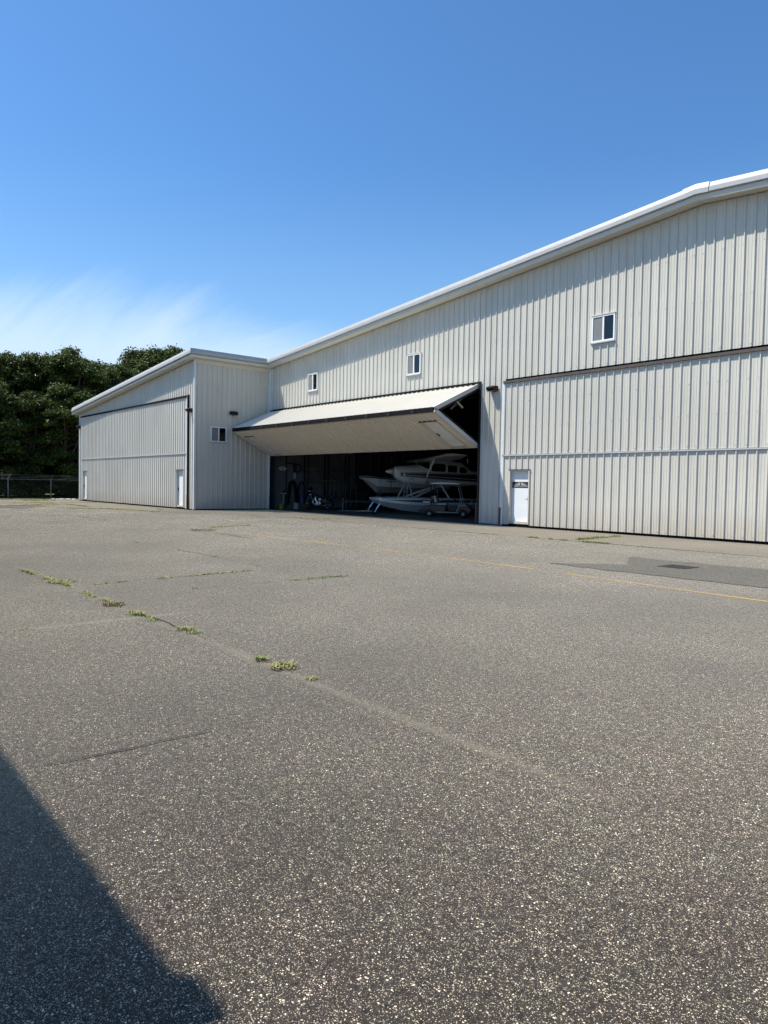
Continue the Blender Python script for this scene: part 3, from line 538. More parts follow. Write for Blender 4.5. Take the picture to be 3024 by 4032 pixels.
# jamb channels beside the closed doors
MB().box(-.46, -.385, -.035, .05, .03, DOOR_Z).build('door_jamb', TRIM2, hangar); MB().box(-.475, -.40, -.06, -.036, 0.0, .75).build('jamb_guard', RUST, hangar)
MB().box(-19.46, -19.40, YF-.04, YF+.06, .02, LH-.05).build('door_jamb', TRIM2, hangar); MB().box(-19.395, -19.34, YF-.05, YF+.06, .02, LH).build('door_jamb', BRONZE, hangar); MB().box(-19.39, -19.30, YF-.07, YF-.051, 0.0, .85).build('jamb_guard', RUST, hangar)
MB().box(-1.72, -1.62, -.03, .12, 0.0, HEAD).build('door_jamb', BRONZE, hangar); MB().box(-1.66, -1.58, .02, .06, .05, HEAD).build('edge_trim', TRIM2, hangar); MB().box(-1.80, -1.70, -.02, .10, 0.0, .9).build('jamb_guard', RUST, hangar)
MB().box(-18.44, -18.36, -.03, .12, 0.0, HEAD).build('door_jamb', BRONZE, hangar); MB().box(-18.35, -18.22, -.06, .06, 0.0, .85).build('jamb_guard', BLACK, hangar)
MB().box(-18.36, -1.66, .02, .10, HEAD-.02, HEAD+.04).build('door_header', BLACK, hangar)
# raised bifold door
X0, X1 = -18.34, -1.80; HZ = 5.71+GZ; FY = -2.52; FZU, FZL = 4.56+GZ, 4.44+GZ; BZ = 3.14+GZ
du = Vector((0, FY+.02, FZU-HZ)); LU = du.length; du.normalize(); nu = Vector((0, du.z, -du.y))
dl = Vector((0, -FY+.0, BZ-FZL)); LL = dl.length; dl.normalize(); nl_ = Vector((0, -abs(dl.z), -abs(dl.y)))
hu = Vector((0, -.02, HZ)); hl = Vector((0, FY, FZL))
upper = lambda u, q, v: tuple(Vector((u, 0, 0))+hu+du*(LU-v)+nu*q)      # v measured up from the leaf's foot
lower = lambda u, q, v: tuple(Vector((u, 0, 0))+hl+dl*(LL-v)+nl_*q)
fr = MB()
for v in (.03, LU*.35, LU*.7, LU-.05):
    bx3(upper, fr, X0+.03, X1-.03, -.20, -.10, v-.03, v+.03)
for v in (.05, LL*.35, LL*.7, LL-.05): bx3(lower, fr, X0+.03, X1-.03, -.20, -.10, v-.03, v+.03)
k = X0+.05
while k < X1:
    bx3(upper, fr, k, k+.06, -.18, -.02, .02, LU-.02); bx3(lower, fr, k, k+.06, -.18, -.02, .02, LL-.02); k += 1.49
D3 = fr.build('bifold_door', mat('door_frame_steel', (.05, .05, .055), .6, var=.2), hangar); D3['label'] = 'raised bifold hangar door folded outward like an awning'
LEAFM = mat('cream_raised_leaf', (0.62, 0.60, 0.54), .5, var=.03, vscale=1.0)  # same cladding as the wall, colour lightened to imitate full sun on it
sheets(D3, X0, X1, flat(0), flat(LU), upper, LEAFM, (), 'door_sheet'); 
hol = [(X0+.36, X0+1.35, -1, 2.16), (X1-1.45, X1-.46, -1, 2.16)]
sheets(D3, X0, X1, flat(0), flat(LL), lower, LEAFM, hol, 'door_sheet')
for u, h_ in ((X0+.36, 'r'), (X1-1.45, 'l')): pdoor(D3, u, lower, handle=h_, rec=.07)
for mp, l_ in ((upper, LU), (lower, LL)):
    bx3(mp, MB(), X1-.002, X1+.05, -.12, .04, 0, l_).build('edge_trim', TRIM, D3); bx3(mp, MB(), X0-.05, X0+.002, -.12, .04, 0, l_).build('edge_trim', TRIM, D3)
    bx3(mp, MB(), X0, X1, -.22, -.205, .03, l_-.03).build('inner_liner', INNER2, D3)
bx3(upper, MB(), X0, X1, -.09, -.002, -.005, .03).build('hinge_channel', BLACK, D3); 
bx3(upper, MB(), X0, X1, -.10, .045, LU-.02, LU+.05).build('hinge_flashing', BLACK, D3)
k = X0+.2
while k < X1-.1: MB().box(k, k+.22, FY-.055, FY-.032, FZL-.03, FZU+.0).build('fold_hinge', BRONZE, D3); k += 1.5
MB().box(X0+.02, X1-.02, FY-.03, FY+.06, FZL-.045, FZU+.03).build('fold_seal', BLACK, D3)
bx3(lower, MB(), X0, X1, -.05, .042, LL-.07, LL-.03).build('fold_trim', TRIM, D3); bx3(lower, MB(), X0, X1, -.16, .02, -.05, .0).build('bottom_trim', SHEET, D3)
for x in (X1-.25, X1-5.2, X1-10.2): 
    MB().tube([(x, -.25, HZ-.25), (x, -1.35, HZ-1.1)], .05, 8).build('truss_arm', HEADER, D3)
ar = MB(); ar.tube([(X1-.15, FY+.35, FZU-.02), (X1-.15, -1.15, FZU+.42)], .035, 6); ar.tube([(X1-.15, -1.15, FZU+.42), (X1-.15, -.75, FZU+.15)], .045, 6); ar.build('truss_arm', STEEL, D3)

# ------------------------------------------------------------------ wall lamps
def lamp(mp, label, wd=.46):
    t_ = thing('wall_lamp', label, 'lamp', mp(0, 0, 0), 0, 'wall pack lamps on the hangar'); lx, ly, lz = mp(0, 0, 0)
    rel = lambda u, q, v: tuple(a-b_ for a, b_ in zip(mp(u, q, v), (lx, ly, lz)))
    h = MB(); a = wd/2
    sec = [[(-a, 0, -.09), (-a, 0, .10), (-a+.02, .16, .09), (-a+.05, .29, .03), (-a+.05, .29, -.03), (-a+.02, .17, -.09)], [(-a*.5, 0, -.10), (-a*.5, 0, .11), (-a*.5, .18, .11), (-a*.5, .33, .05), (-a*.5, .33, -.02), (-a*.5, .19, -.10)]]
    ring = [sec[0], sec[1]]+[[(-u, q, v) for u, q, v in s] for s in (sec[1], sec[0])]
    h.loft([[rel(*p) for p in r] for r in ring]); h.build('housing', BRONZE, t_, bevel=.012)
    g_ = MB(); bx3(rel, g_, -a*.8, a*.8, .05, .26, -.115, -.095); g_.build('lens', mat('lamp_lens', (.06, .06, .06), .3), t_)
    bx3(rel, MB(), -.09, .09, -.04, .0, -.12, .12).build('back_plate', BRONZE, t_)
RIB = .041
lamp(lambda u, q, v: (-.94+u, WALLY-RIB-q, 5.47+GZ+v), 'bronze wall lamp on the pier between the raised door and the closed door')
lamp(lambda u, q, v: (XS-.04+RIB+q, -2.37+u, 5.46+GZ+v), 'bronze wall lamp above the window on the shaded side wall')
lamp(lambda u, q, v: (-19.0+u, YF+WALLY-RIB-q, 5.48+GZ+v), 'bronze wall lamp at the projecting corner beside the tall black door jamb', .30); lamp(lambda u, q, v: (-38.62+u, YF+WALLY-RIB-q, 5.56+GZ+v), 'bronze wall lamp at the low eave end nearest the fence', .30)

# ------------------------------------------------------------------ hangar behind the photographer (casts the shadow on the apron)
hb_ = thing('hangar', 'opposite cream hangar whose eave shades the near corner of the apron', 'hangar', (-10, -24, 0))
EZ = 5.4; b25 = 2.5; ye = -21.18-EZ/b25; xe = 16.63-EZ*1.06/2.5
tr = lambda mb: mb.T(lambda x, y, z: (x+10, y+24, z))
tr(MB().box(-34, xe-.3, ye-22, ye-.35, 0, EZ-.1)).build('wall', SHEET, hb_)
tr(MB().add([(-34.3, ye, EZ), (xe, ye, EZ), (xe, ye-11, EZ+1.1), (-34.3, ye-11, EZ+1.1), (-34.3, ye-22.7, EZ), (xe, ye-22.7, EZ), (-34.3, ye, EZ-.22), (xe, ye, EZ-.22), (xe, ye-22.7, EZ-.22), (-34.3, ye-22.7, EZ-.22)], [(0, 1, 2, 3), (3, 2, 5, 4), (6, 7, 1, 0), (1, 7, 8, 5, 2), (6, 9, 8, 7), (0, 3, 4, 9, 6)])).build('roof', ROOF, hb_)
tr(MB().box(xe-.02, xe+.20, ye-.45, ye+.055, EZ-.13, EZ-.01)).build('gutter_end', TRIM, hb_)

# ------------------------------------------------------------------ drain grate
dg_ = thing('drain_grate', 'square dark iron drain grate set in the dark asphalt patch', 'drain', (11.46, -8.35, .009))
f = MB(); s_ = .29
for a in (0, 1, 2, 3):
    q = [(-s_, -s_, 0), (s_, -s_, 0), (s_-.04, -s_+.04, 0), (-s_+.04, -s_+.04, 0)]
    c, s0 = math.cos(a*math.pi/2), math.sin(a*math.pi/2); q = [(x*c-y*s0, x*s0+y*c, z) for x, y, z in q]; f.add(q+[(x, y, .008) for x, y, z in q], [(4, 5, 6, 7), (0, 1, 5, 4), (2, 3, 7, 6)])
f.build('frame', mat('cast_iron', (.035, .033, .032), .65, .3, var=.3), dg_)
MB().box(-.26, .26, -.26, .26, .0005, .002).build('pit', BLACK, dg_)
for k in range(9): MB().box(-.262, .262, -.245+k*.057, -.215+k*.057, .003, .007).build('bar', MATS['cast_iron'], dg_)
for k in range(5): MB().box(-.22+k*.1, -.20+k*.1, -.262, .262, .0035, .006).build('bar', MATS['cast_iron'], dg_)

# ------------------------------------------------------------------ fence
fence = thing('chain_link_fence', 'chain link fence with outward barbed wire arms in front of the trees', 'fence', (-46, 0, 0))
GALV = mat('galvanised_post', (.22, .22, .21), .55, .5, var=.15)
fx = lambda y: -.05-.07*(y+6.5)/3.3; fy = [-4.87+3.3*k for k in range(-8, 9)]
for y in fy:
    m_ = MB(); m_.tube([(fx(y), y, -.05), (fx(y), y, 1.62)], .045, 10); m_.tube([(fx(y), y, 1.62), (fx(y)+.16, y+.12, 1.97)], .028, 8); m_.build('post', GALV, fence)
for a, b_ in zip(fy, fy[1:]): MB().tube([(fx(a)+.03, a, 1.58), (fx(b_)+.03, b_, 1.58)], .022, 6).build('top_rail', GALV, fence)
for i, (dz, dx) in enumerate(((1.72, .05), (1.83, .10), (1.94, .15))):
    m_ = MB(); pts = [(fx(y)+dx, y+dx*.75, dz) for y in fy]; m_.tube(pts, .007, 5)
    for y0 in range(-32, 22):
        for s_ in (0, .33, .66): yy = y0+s_; m_.box(fx(yy)+dx-.018, fx(yy)+dx+.018, yy-.004, yy+.004, dz-.02, dz+.02)
    m_.build('barbed_wire', GALV, fence)
ms = MB()                                   # woven mesh: diagonal wires
y = fy[0]
while y < fy[-1]:
    for sg in (1, -1):
        a, b_ = (y, y+1.55) if sg > 0 else (y+1.55, y)
        ms.add([(fx(a)+.05, a-.002, 0), (fx(a)+.05, a+.002, 0), (fx(b_)+.05, b_+.002, 1.56), (fx(b_)+.05, b_-.002, 1.56)], [(0, 1, 2, 3)])
    y += .075
ms.build('wire_mesh', mat('mesh_wire', (.06, .065, .06), .7, .2), fence)

# ------------------------------------------------------------------ trees
def leaf_mat(name, c0, c1):
    m = bpy.data.materials.new(name); m.use_nodes = True; t = m.node_tree; b = t.nodes['Principled BSDF']; o = t.nodes['Material Output']
    g = N(t, 'ShaderNodeNewGeometry'); oi = N(t, 'ShaderNodeObjectInfo'); n_ = N(t, 'ShaderNodeTexNoise', Scale=.55, Detail=3.0); L(t, g.outputs['Position'], n_.inputs['Vector'])
    ri = N(t, 'ShaderNodeMath', operation='MULTIPLY_ADD', i1=.5); L(t, g.outputs['Random Per Island'], ri.inputs[0]); L(t, n_.outputs[0], ri.inputs[2])
    r2 = N(t, 'ShaderNodeMath', operation='MULTIPLY_ADD', i1=.3); L(t, oi.outputs['Random'], r2.inputs[0]); L(t, ri.outputs[0], r2.inputs[2])
    mr = N(t, 'ShaderNodeMapRange', i1=.45, i2=1.15); L(t, r2.outputs[0], mr.inputs[0])
    mx = N(t, 'ShaderNodeMix', data_type='RGBA'); L(t, mr.outputs[0], mx.inputs[0]); mx.inputs[6].default_value = (*c0, 1); mx.inputs[7].default_value = (*c1, 1)
    L(t, mx.outputs[2], b.inputs['Base Color']); b.inputs['Roughness'].default_value = .55; b.inputs['Specular IOR Level'].default_value = .15
    tl = N(t, 'ShaderNodeBsdfTranslucent'); L(t, mx.outputs[2], tl.inputs[0]); ms_ = N(t, 'ShaderNodeMixShader'); ms_.inputs[0].default_value = .22
    L(t, b.outputs[0], ms_.inputs[1]); L(t, tl.outputs[0], ms_.inputs[2]); L(t, ms_.outputs[0], o.inputs[0]); return m
LEAF = leaf_mat('oak_leaves', (.026, .045, .009), (.075, .102, .024))
BARK = mat('bark', (.07, .055, .042), .9, var=.3, vscale=6, bump=.4, bscale=25)
def crown_mesh(name, H, R, z0, nblob, nleaf, seed, size=.118):
    r = np.random.default_rng(seed); C_ = []; RR = []
    for i in range(nblob):
        f = r.random()**.8; z = z0+(H-z0)*(.06+.86*f); env = R*math.sin(math.pi*min(1, .16+.78*(z-z0)/(H-z0)))**.7
        a = r.random()*math.tau; q = env*math.sqrt(r.random())*.95; br = R*(.11+.14*r.random())
        z = min(z, H-br*.8); C_.append((math.cos(a)*q, math.sin(a)*q, z)); RR.append(br)
    C_.append((r.normal()*.5, r.normal()*.5, H-R*.2)); RR.append(R*.22)
    C_ = np.array(C_); RR = np.array(RR); wts = RR**2; idx = r.choice(len(C_), nleaf, p=wts/wts.sum())
    d = r.normal(size=(nleaf, 3)); d /= np.linalg.norm(d, axis=1)[:, None]; d[:, 2] = np.where(d[:, 2] < -.35, -d[:, 2], d[:, 2])
    sh = r.random(nleaf)**.5*(1+.28*r.normal(size=nleaf)); P = C_[idx]+d*(RR[idx]*sh)[:, None]*np.array([1.05, 1.05, .8])
    nrm = d*.7+r.normal(size=(nleaf, 3))*.65+np.array([0, 0, .35]); nrm /= np.linalg.norm(nrm, axis=1)[:, None]
    ax = np.cross(nrm, r.normal(size=(nleaf, 3))); ax /= np.linalg.norm(ax, axis=1)[:, None]; bx_ = np.cross(nrm, ax)
    s = size*(.6+.8*r.random(nleaf))[:, None]
    v0 = P-ax*s; v1 = P+bx_*s*.5+nrm*s*.12; v2 = P+ax*s; v3 = P-bx_*s*.5+nrm*s*.12
    V = np.stack([v0, v1, v2, v3], 1).reshape(-1, 3); me = bpy.data.meshes.new(name)
    me.vertices.add(len(V)); me.vertices.foreach_set('co', V.ravel()); me.loops.add(nleaf*4); me.loops.foreach_set('vertex_index', np.arange(nleaf*4)); me.polygons.add(nleaf); me.polygons.foreach_set('loop_start', np.arange(nleaf)*4)
    me.materials.append(LEAF); me.update(); me.validate(); return me, C_
def trunk_mesh(H, centers, seed):
    r = random.Random(seed); mb = MB(); mb.tube([(0, 0, -.1), (.05, .03, H*.25), (.12, -.08, H*.5), (.05, .05, H*.8)], [.24, .19, .13, .05], 10)
    for c in list(centers)[::3]:
        zb = H*r.uniform(.2, .55); mb.tube([(.05, 0, zb), (c[0]*.5, c[1]*.5, (zb+c[2])/2-.2), tuple(c)], [.09, .06, .02], 6)
    return mb
VAR = []
for i, (H, R, z0, nb, nlv) in enumerate([(14, 3.9, 1.0, 120, 90000), (14, 4.3, 1.5, 130, 95000), (14, 3.6, .8, 105, 80000), (9, 3.0, .0, 70, 52000)]):
    me, c = crown_mesh('crown', H, R, z0, nb, nlv, 40+i); tm = trunk_mesh(H, c, i); to = tm.build('trunk', BARK); tme = to.data; bpy.data.objects.remove(to); VAR.append((H, me, tme))
TREES = [(-58.4, -12.6, 13.2, 1), (-57.0, -9.3, 13.3, 0), (-55.6, -6.2, 13.4, 2), (-55.0, -3.3, 13.7, 1), (-54.3, -0.7, 14.5, 0), (-55.0, 2.2, 13.2, 2), (-59.0, 4.7, 14.2, 1), (-60.8, 7.9, 15.4, 0), (-63.4, 10.8, 17.2, 1), (-64.2, 14.2, 17.9, 2), (-67.5, 18.4, 18.4, 0), (-64, -5, 14.5, 1), (-63, 1.5, 14.2, 0), (-66, -12, 14, 2), (-68, 6, 15.5, 1), (-72, 14, 18, 0),
         (-51.2, -11.4, 9.6, 3), (-50.4, -8.6, 10.2, 3), (-50.6, -5.4, 9.4, 3), (-50.0, -2.6, 10.3, 3), (-50.6, .4, 9.2, 3), (-51.0, 3.4, 9.8, 3), (-51.8, -14.6, 10.2, 3), (-52.5, 7.5, 10, 3)]
for i, (x, y, h, v) in enumerate(TREES):
    H, me, tme = VAR[v]; back = v != 3
    t_ = thing('broadleaf_tree', 'tall broadleaf tree in the dense dark wood beyond the fence' if back else 'lower bushy tree at the wood edge, close behind the fence', 'tree', (x, y, -.03), random.uniform(0, 6.28), 'tall trees of the wood' if back else 'lower trees along the fence')
    s = h/H; t_.scale = (s*random.uniform(.95, 1.12), s*random.uniform(.95, 1.12), s)
    for nm, d_ in (('crown', me), ('trunk', tme)):
        o = bpy.data.objects.new(nm, d_); COL.objects.link(o); o.parent = t_
rw = np.random.default_rng(5); nlv = 60000      # the far depth of the wood: one mass
P = np.stack([rw.uniform(-84, -74, nlv), rw.uniform(-48, 40, nlv), rw.uniform(0, 13, nlv)], 1); a_ = rw.normal(size=(nlv, 3)); a_ /= np.linalg.norm(a_, axis=1)[:, None]; b_ = np.cross(a_, rw.normal(size=(nlv, 3))); b_ /= np.linalg.norm(b_, axis=1)[:, None]
V = np.stack([P-a_*.42, P+b_*.25, P+a_*.42, P-b_*.25], 1).reshape(-1, 3); me = bpy.data.meshes.new('woodland'); me.vertices.add(len(V)); me.vertices.foreach_set('co', V.ravel()); me.loops.add(nlv*4); me.loops.foreach_set('vertex_index', np.arange(nlv*4)); me.polygons.add(nlv); me.polygons.foreach_set('loop_start', np.arange(nlv)*4); me.materials.append(LEAF); me.update(); me.validate()
o = bpy.data.objects.new('woodland', me); COL.objects.link(o); tag(o, 'dark mass of leaves deep in the wood behind the trees', 'woodland', kind='stuff')
us, uc = crown_mesh('foliage', 3.0, 1.9, .0, 18, 7000, 77, .11)
for i in range(11):
    o = bpy.data.objects.new('shrub', us); COL.objects.link(o); o.location = (-47.9-random.uniform(0, .8), -17+i*2.3+random.uniform(-.5, .5), -.05); o.rotation_euler = (0, 0, random.uniform(0, 6)); o.scale = (1, 1, random.uniform(.5, .95)); tag(o, 'leafy understory shrub growing against the back of the fence', 'shrub', 'shrubs behind the fence')
# pale rubble at the corner of the left building
for i in range(7):
    m_ = MB(); r_ = random.Random(i+50); k = 6; m_.loft([[(math.cos(a*math.tau/k)*q*r_.uniform(.7, 1.2), math.sin(a*math.tau/k)*q*r_.uniform(.7, 1.2), z) for a in range(k)] for q, z in ((.11, 0), (.13, .04), (.07, .08))])
    o = m_.build('broken_concrete', mat('pale_concrete', (.52, .52, .50), .9, var=.2, vscale=15)); o.location = (-41.4+r_.uniform(-.3, .3), -5.9+i*.24, .004); o.rotation_euler = (0, 0, i); o.scale = (1.4, 1.4, 1); tag(o, 'pale broken concrete lump on the apron edge beside the low corner', 'rubble', 'pale rubble at the apron edge')

# ------------------------------------------------------------------ things inside the open bay
WHITE = mat('aircraft_white', (.56, .575, .58), .35, coat=.3); PURPLE = mat('dark_purple_stripe', (.018, .010, .03), .4); DKGL = mat('tinted_glass', (.008, .009, .011), .08); TYRE = mat('tyre', (.012, .012, .012), .8); GREYP = mat('grey_paint', (.30, .32, .34), .45)
PINK = mat('red_pinstripe', (.16, .05, .05), .4)
# --- float plane: local x runs aft from the nose, y to its right wing (towards the door), z up
AX = Vector((.528, .848)).normalized()
plane = thing('float_plane', 'white high-wing float plane with dark purple stripe parked nose outward in the hangar', 'seaplane', (-12.05, 2.68, .012), math.atan2(AX.y, AX.x))
yflip = -1                                   # local +y is far side; the near wing lies at -y
S_ = [1.20, 1.32, 1.75, 2.3, 2.62, 3.12, 3.4, 4.4, 5.0, 5.42, 5.62, 6.1, 7.2, 8.7]
B_ = [2.05, 1.92, 1.68, 1.62, 1.60, 1.58, 1.57, 1.56, 1.57, 1.60, 1.61, 1.64, 1.76, 2.02]
T_ = [2.56, 2.62, 2.67, 2.71, 2.73, 2.98, 3.03, 3.00, 2.90, 2.60, 2.46, 2.42, 2.38, 2.34]
W_ = [.34, .48, .55, .57, .58, .59, .59, .58, .56, .50, .47, .43, .28, .07]
def fus(s):
    for i in range(len(S_)-1):
        if S_[i] <= s <= S_[i+1]:
            f = (s-S_[i])/(S_[i+1]-S_[i]); return tuple(a[i]+(a[i+1]-a[i])*f for a in (B_, T_, W_))
def surf(s, z, off=.004):
    b_, t_, w_ = fus(s); c = (b_+t_)/2; h = (t_-b_)/2; k = min(.999, abs((z-c)/h)); return w_*(1-k**3)**(1/3)+off
fm = MB(); rings = []; n = 28
ss = sorted(set([s for s in S_]+[1.2+i*.25 for i in range(30)]))
for s in ss:
    b_, t_, w_ = fus(s); c = (b_+t_)/2; h = (t_-b_)/2; R = []
    for k in range(n):
        a = k*math.tau/n; ca, sa = math.cos(a), math.sin(a); R.append((s, w_*math.copysign(abs(ca)**(2/3), ca), c+h*math.copysign(abs(sa)**(2/3), sa)))
    rings.append(R)
fm.loft(rings); fm.build('fuselage', WHITE, plane, smooth=True)
def decal(name, m, top, bot, s0, s1, side=-1, k=24, nz=3, off=.004):
    mb = MB(); vs = []
    for i in range(k+1):
        s = s0+(s1-s0)*i/k
        for j in range(nz+1): z = bot(s)+(top(s)-bot(s))*j/nz; vs.append((s, side*surf(s, z, off), z))
    mb.add(vs, [(i*(nz+1)+j, (i+1)*(nz+1)+j, (i+1)*(nz+1)+j+1, i*(nz+1)+j+1) for i in range(k) for j in range(nz)]); return mb.build(name, m, plane)
li = lambda a, za, b_, zb: (lambda s: za+(zb-za)*(s-a)/(b_-a))
for sd_ in (-1, 1):
    decal('stripe', PURPLE, li(1.25, 2.26, 6, 2.22), li(1.25, 2.17, 6, 1.96), 1.25, 8.2, sd_); decal('stripe', PURPLE, li(1.25, 2.15, 6, 1.93), li(1.25, 2.09, 6, 1.80), 1.25, 8.2, sd_); decal('pinstripe', PURPLE, li(1.25, 2.31, 6, 2.28), li(1.25, 2.285, 6, 2.25), 1.25, 8.2, sd_)
def wshape(s0, s1, z0, z1, slant=0.0, sd_=-1):
    r_ = .07; rr = lambda s: (r_-math.sqrt(max(0, r_*r_-(r_-min(s-s0, s1-s, r_))**2)))
    decal('window', DKGL, lambda s: z1-rr(s)-slant*max(0, s-(s0+s1)/2), lambda s: z0+rr(s), s0+.001, s1-.001, sd_, 16, 3, .006)
for sd_ in (-1, 1): wshape(3.24, 4.03, 2.36, 2.80, .06, sd_); wshape(4.15, 4.68, 2.33, 2.72, .08, sd_); wshape(4.80, 5.24, 2.31, 2.63, .45, sd_)
# windscreen wraps the cowl
wsm = MB(); vs = []
for i in range(9):
    s = 2.62+(3.14-2.62)*i/8; b_, t_, w_ = fus(s); c = (b_+t_)/2; h = (t_-b_)/2
    zlo = 2.70-.25*(i/8)**.8 if i else 2.71
    for j in range(13):
        a0 = math.asin(min(1, max(-1, ((zlo-c)/h)))); a0 = math.copysign(abs(math.sin(a0))**1.5, math.sin(a0)); th0 = math.asin(min(.999, a0)); th = th0+(math.pi-2*th0)*j/12
        ca, sa = math.cos(th), math.sin(th); vs.append((s, (w_+.006)*math.copysign(abs(ca)**(2/3), ca), c+(h+.006)*abs(sa)**(2/3)))
wsm.add(vs, [(i*13+j, i*13+j+1, (i+1)*13+j+1, (i+1)*13+j) for i in range(8) for j in range(12)]); wsm.build('windscreen', DKGL, plane, smooth=True)
# registration letter
for a, b_ in (((5.86, 1.83), (5.93, 2.06)), ((5.93, 2.06), (6.02, 1.83)), ((6.02, 1.83), (6.07, 2.06))):
    mb = MB(); p0, p1 = a, b_; mb.add([(p0[0]-.016, -surf(p0[0], p0[1], .008), p0[1]), (p0[0]+.016, -surf(p0[0], p0[1], .008), p0[1]), (p1[0]+.016, -surf(p1[0], p1[1], .008), p1[1]), (p1[0]-.016, -surf(p1[0], p1[1], .008), p1[1])], [(0, 1, 2, 3)]); mb.build('registration_letter', WHITE, plane)
for k in range(4): s = 2.0+k*.075; MB().add([(s, -surf(s, 1.90), 1.90), (s+.035, -surf(s, 1.90), 1.90), (s+.06, -surf(s, 1.97), 1.97), (s+.025, -surf(s, 1.97), 1.97)], [(0, 1, 2, 3)]).build('cowl_louver', BLACK, plane)
MB().lathe([(.0, -.45), (.05, -.40), (.12, -.25), (.17, -.02), (.0, 0)], (1.20, 0, 2.33), (1, 0, 0)).build('spinner', WHITE, plane, smooth=True)
for a in (math.radians(2), math.radians(122), math.radians(242)):
    bl = MB(); e = (0, math.cos(a), math.sin(a)); bl.tube([(1.02, e[1]*r_, 2.33+e[2]*r_) for r_ in (.1, .5, .95, 1.02)], [.05, .085, .06, .02], 8, flat=.25); bl.build('propeller_blade', WHITE if a < 1 else mat('prop_dark', (.03, .03, .03), .5), plane)
def foil(le, ch, th, z, y): 
    up_ = [(0, 0), (.03, .035), (.12, .075), (.3, .09), (.55, .07), (.8, .035), (1, .004)]; dn = [(.8, -.008), (.55, -.018), (.3, -.03), (.12, -.032), (.03, -.022)]
    return [(le+a*ch, y, z+b_*ch*th) for a, b_ in up_+dn]
wg = MB(); wg.loft([foil(2.98, 1.0, .7, 3.07, -5.55), foil(2.82, 1.16, 1, 3.06, -5.35), foil(2.78, 1.62, 1.2, 2.99, -2.5), foil(2.78, 1.62, 1.3, 2.96, 0), foil(2.78, 1.62, 1.2, 2.99, 2.5), foil(2.82, 1.16, 1, 3.06, 5.35), foil(2.98, 1.0, .7, 3.07, 5.55)]); wg.build('wing', WHITE, plane)
for sd_ in (-1, 1):
    MB().tube([(2.92, sd_*.52, 1.70), (2.86, sd_*1.5, 2.26), (2.95, sd_*2.6, 2.98)], [.085, .09, .10], 10, flat=.5).build('wing_strut', WHITE, plane, smooth=True)
    MB().box(4.28, 4.32, sd_*4.2-.02, sd_*4.2+.02, 2.72, 2.96).build('mass_balance', WHITE, plane)
fin = MB(); fin.loft([[(7.4, -.05, 2.35), (8.9, -.04, 2.2), (8.9, .04, 2.2), (7.4, .05, 2.35)], [(8.3, -.03, 3.7), (9.0, -.02, 3.7), (9.0, .02, 3.7), (8.3, .03, 3.7)]]); fin.build('tail_fin', WHITE, plane)
MB().loft([foil(8.0, .7, .8, 2.3, -1.9), foil(7.9, 1.0, .8, 2.28, 0), foil(8.0, .7, .8, 2.3, 1.9)]).build('tailplane', WHITE, plane)
FS = [(.05, .80, .86, .10), (.25, .60, .88, .24), (.6, .43, .90, .33), (1.45, .23, .92, .39), (2.56, .12, .93, .41), (3.6, .10, .92, .41), (3.65, .20, .92, .41), (5.2, .34, .89, .36), (6.5, .52, .84, .22)]
for sd_ in (-1, 1):
    y0 = sd_*1.5; mb = MB(); mb.loft([[(s, y0+v, z) for v, z in ((0, k_), (w_*.75, k_+(t_-k_)*.38), (w_, k_+(t_-k_)*.52), (w_*.97, t_-.05), (w_*.6, t_), (-w_*.6, t_), (-w_*.97, t_-.05), (-w_, k_+(t_-k_)*.52), (-w_*.75, k_+(t_-k_)*.38))] for s, k_, t_, w_ in FS])
    F_ = mb.build('float', WHITE, plane)
    for o_ in (-1, 1):
        mb = MB(); pts = []
        for i in range(21):
            s = .55+(6.2-.55)*i/20; j = max(q for q in range(len(FS)-1) if FS[q][0] <= s); f_ = (s-FS[j][0])/(FS[j+1][0]-FS[j][0]); k_, t_, w_ = (FS[j][q]+(FS[j+1][q]-FS[j][q])*f_ for q in (1, 2, 3)); zl = k_+(t_-k_)*.52; zh = t_-.05
            c = .5*(zl+zh)+.03; hw = .065*min(1, (i)/6); 
            pts += [(s, y0+o_*(w_*(1-.03*(z-zl)/(zh-zl))+.004), z) for z in (c-hw, c+hw)]
        mb.add(pts, [(2*i, 2*i+2, 2*i+3, 2*i+1) for i in range(20)]); mb.build('float_stripe', PURPLE, F_)
        MB().add([(2.0, y0+o_*.415, .79), (6.0, y0+o_*.30, .755), (6.0, y0+o_*.30, .77), (2.0, y0+o_*.415, .81)], [(0, 1, 2, 3)]).build('float_pinstripe', PINK, F_)
    g_ = MB(); g_.tube([(.28, y0-.1, .58), (.0, y0-.12, .16)], .022, 8); g_.tube([(.28, y0+.1, .58), (.0, y0+.12, .16)], .022, 8); g_.tube([(0, y0-.14, .15), (0, y0+.14, .15)], .02, 8); g_.build('nose_gear', CHROME, F_)
    wh = MB(); wh.torus((0, y0, .15), (0, 1, 0), .10, .05); wh.build('nose_wheel', TYRE, F_)
    for dy_ in (-.16, .16): MB().torus((3.75, y0+dy_, .16), (0, 1, 0), .10, .06).build('main_wheel', TYRE, F_)
    for a, b_ in (((1.7, 1.5, .9), (1.95, .5, 1.66)), ((2.05, 1.5, .9), (2.0, .5, 1.64)), ((2.1, 1.45, .92), (3.75, .5, 1.6)), ((4.05, 1.45, .92), (3.8, .5, 1.6))): MB().tube([(a[0], sd_*a[1], a[2]), (b_[0], sd_*b_[1], b_[2])], .055, 8, flat=.5).build('float_strut', WHITE, plane)
for s in (1.9, 4.05): MB().tube([(s, -1.5, .86), (s, 1.5, .86)], .035, 8).build('spreader_bar', WHITE, plane)

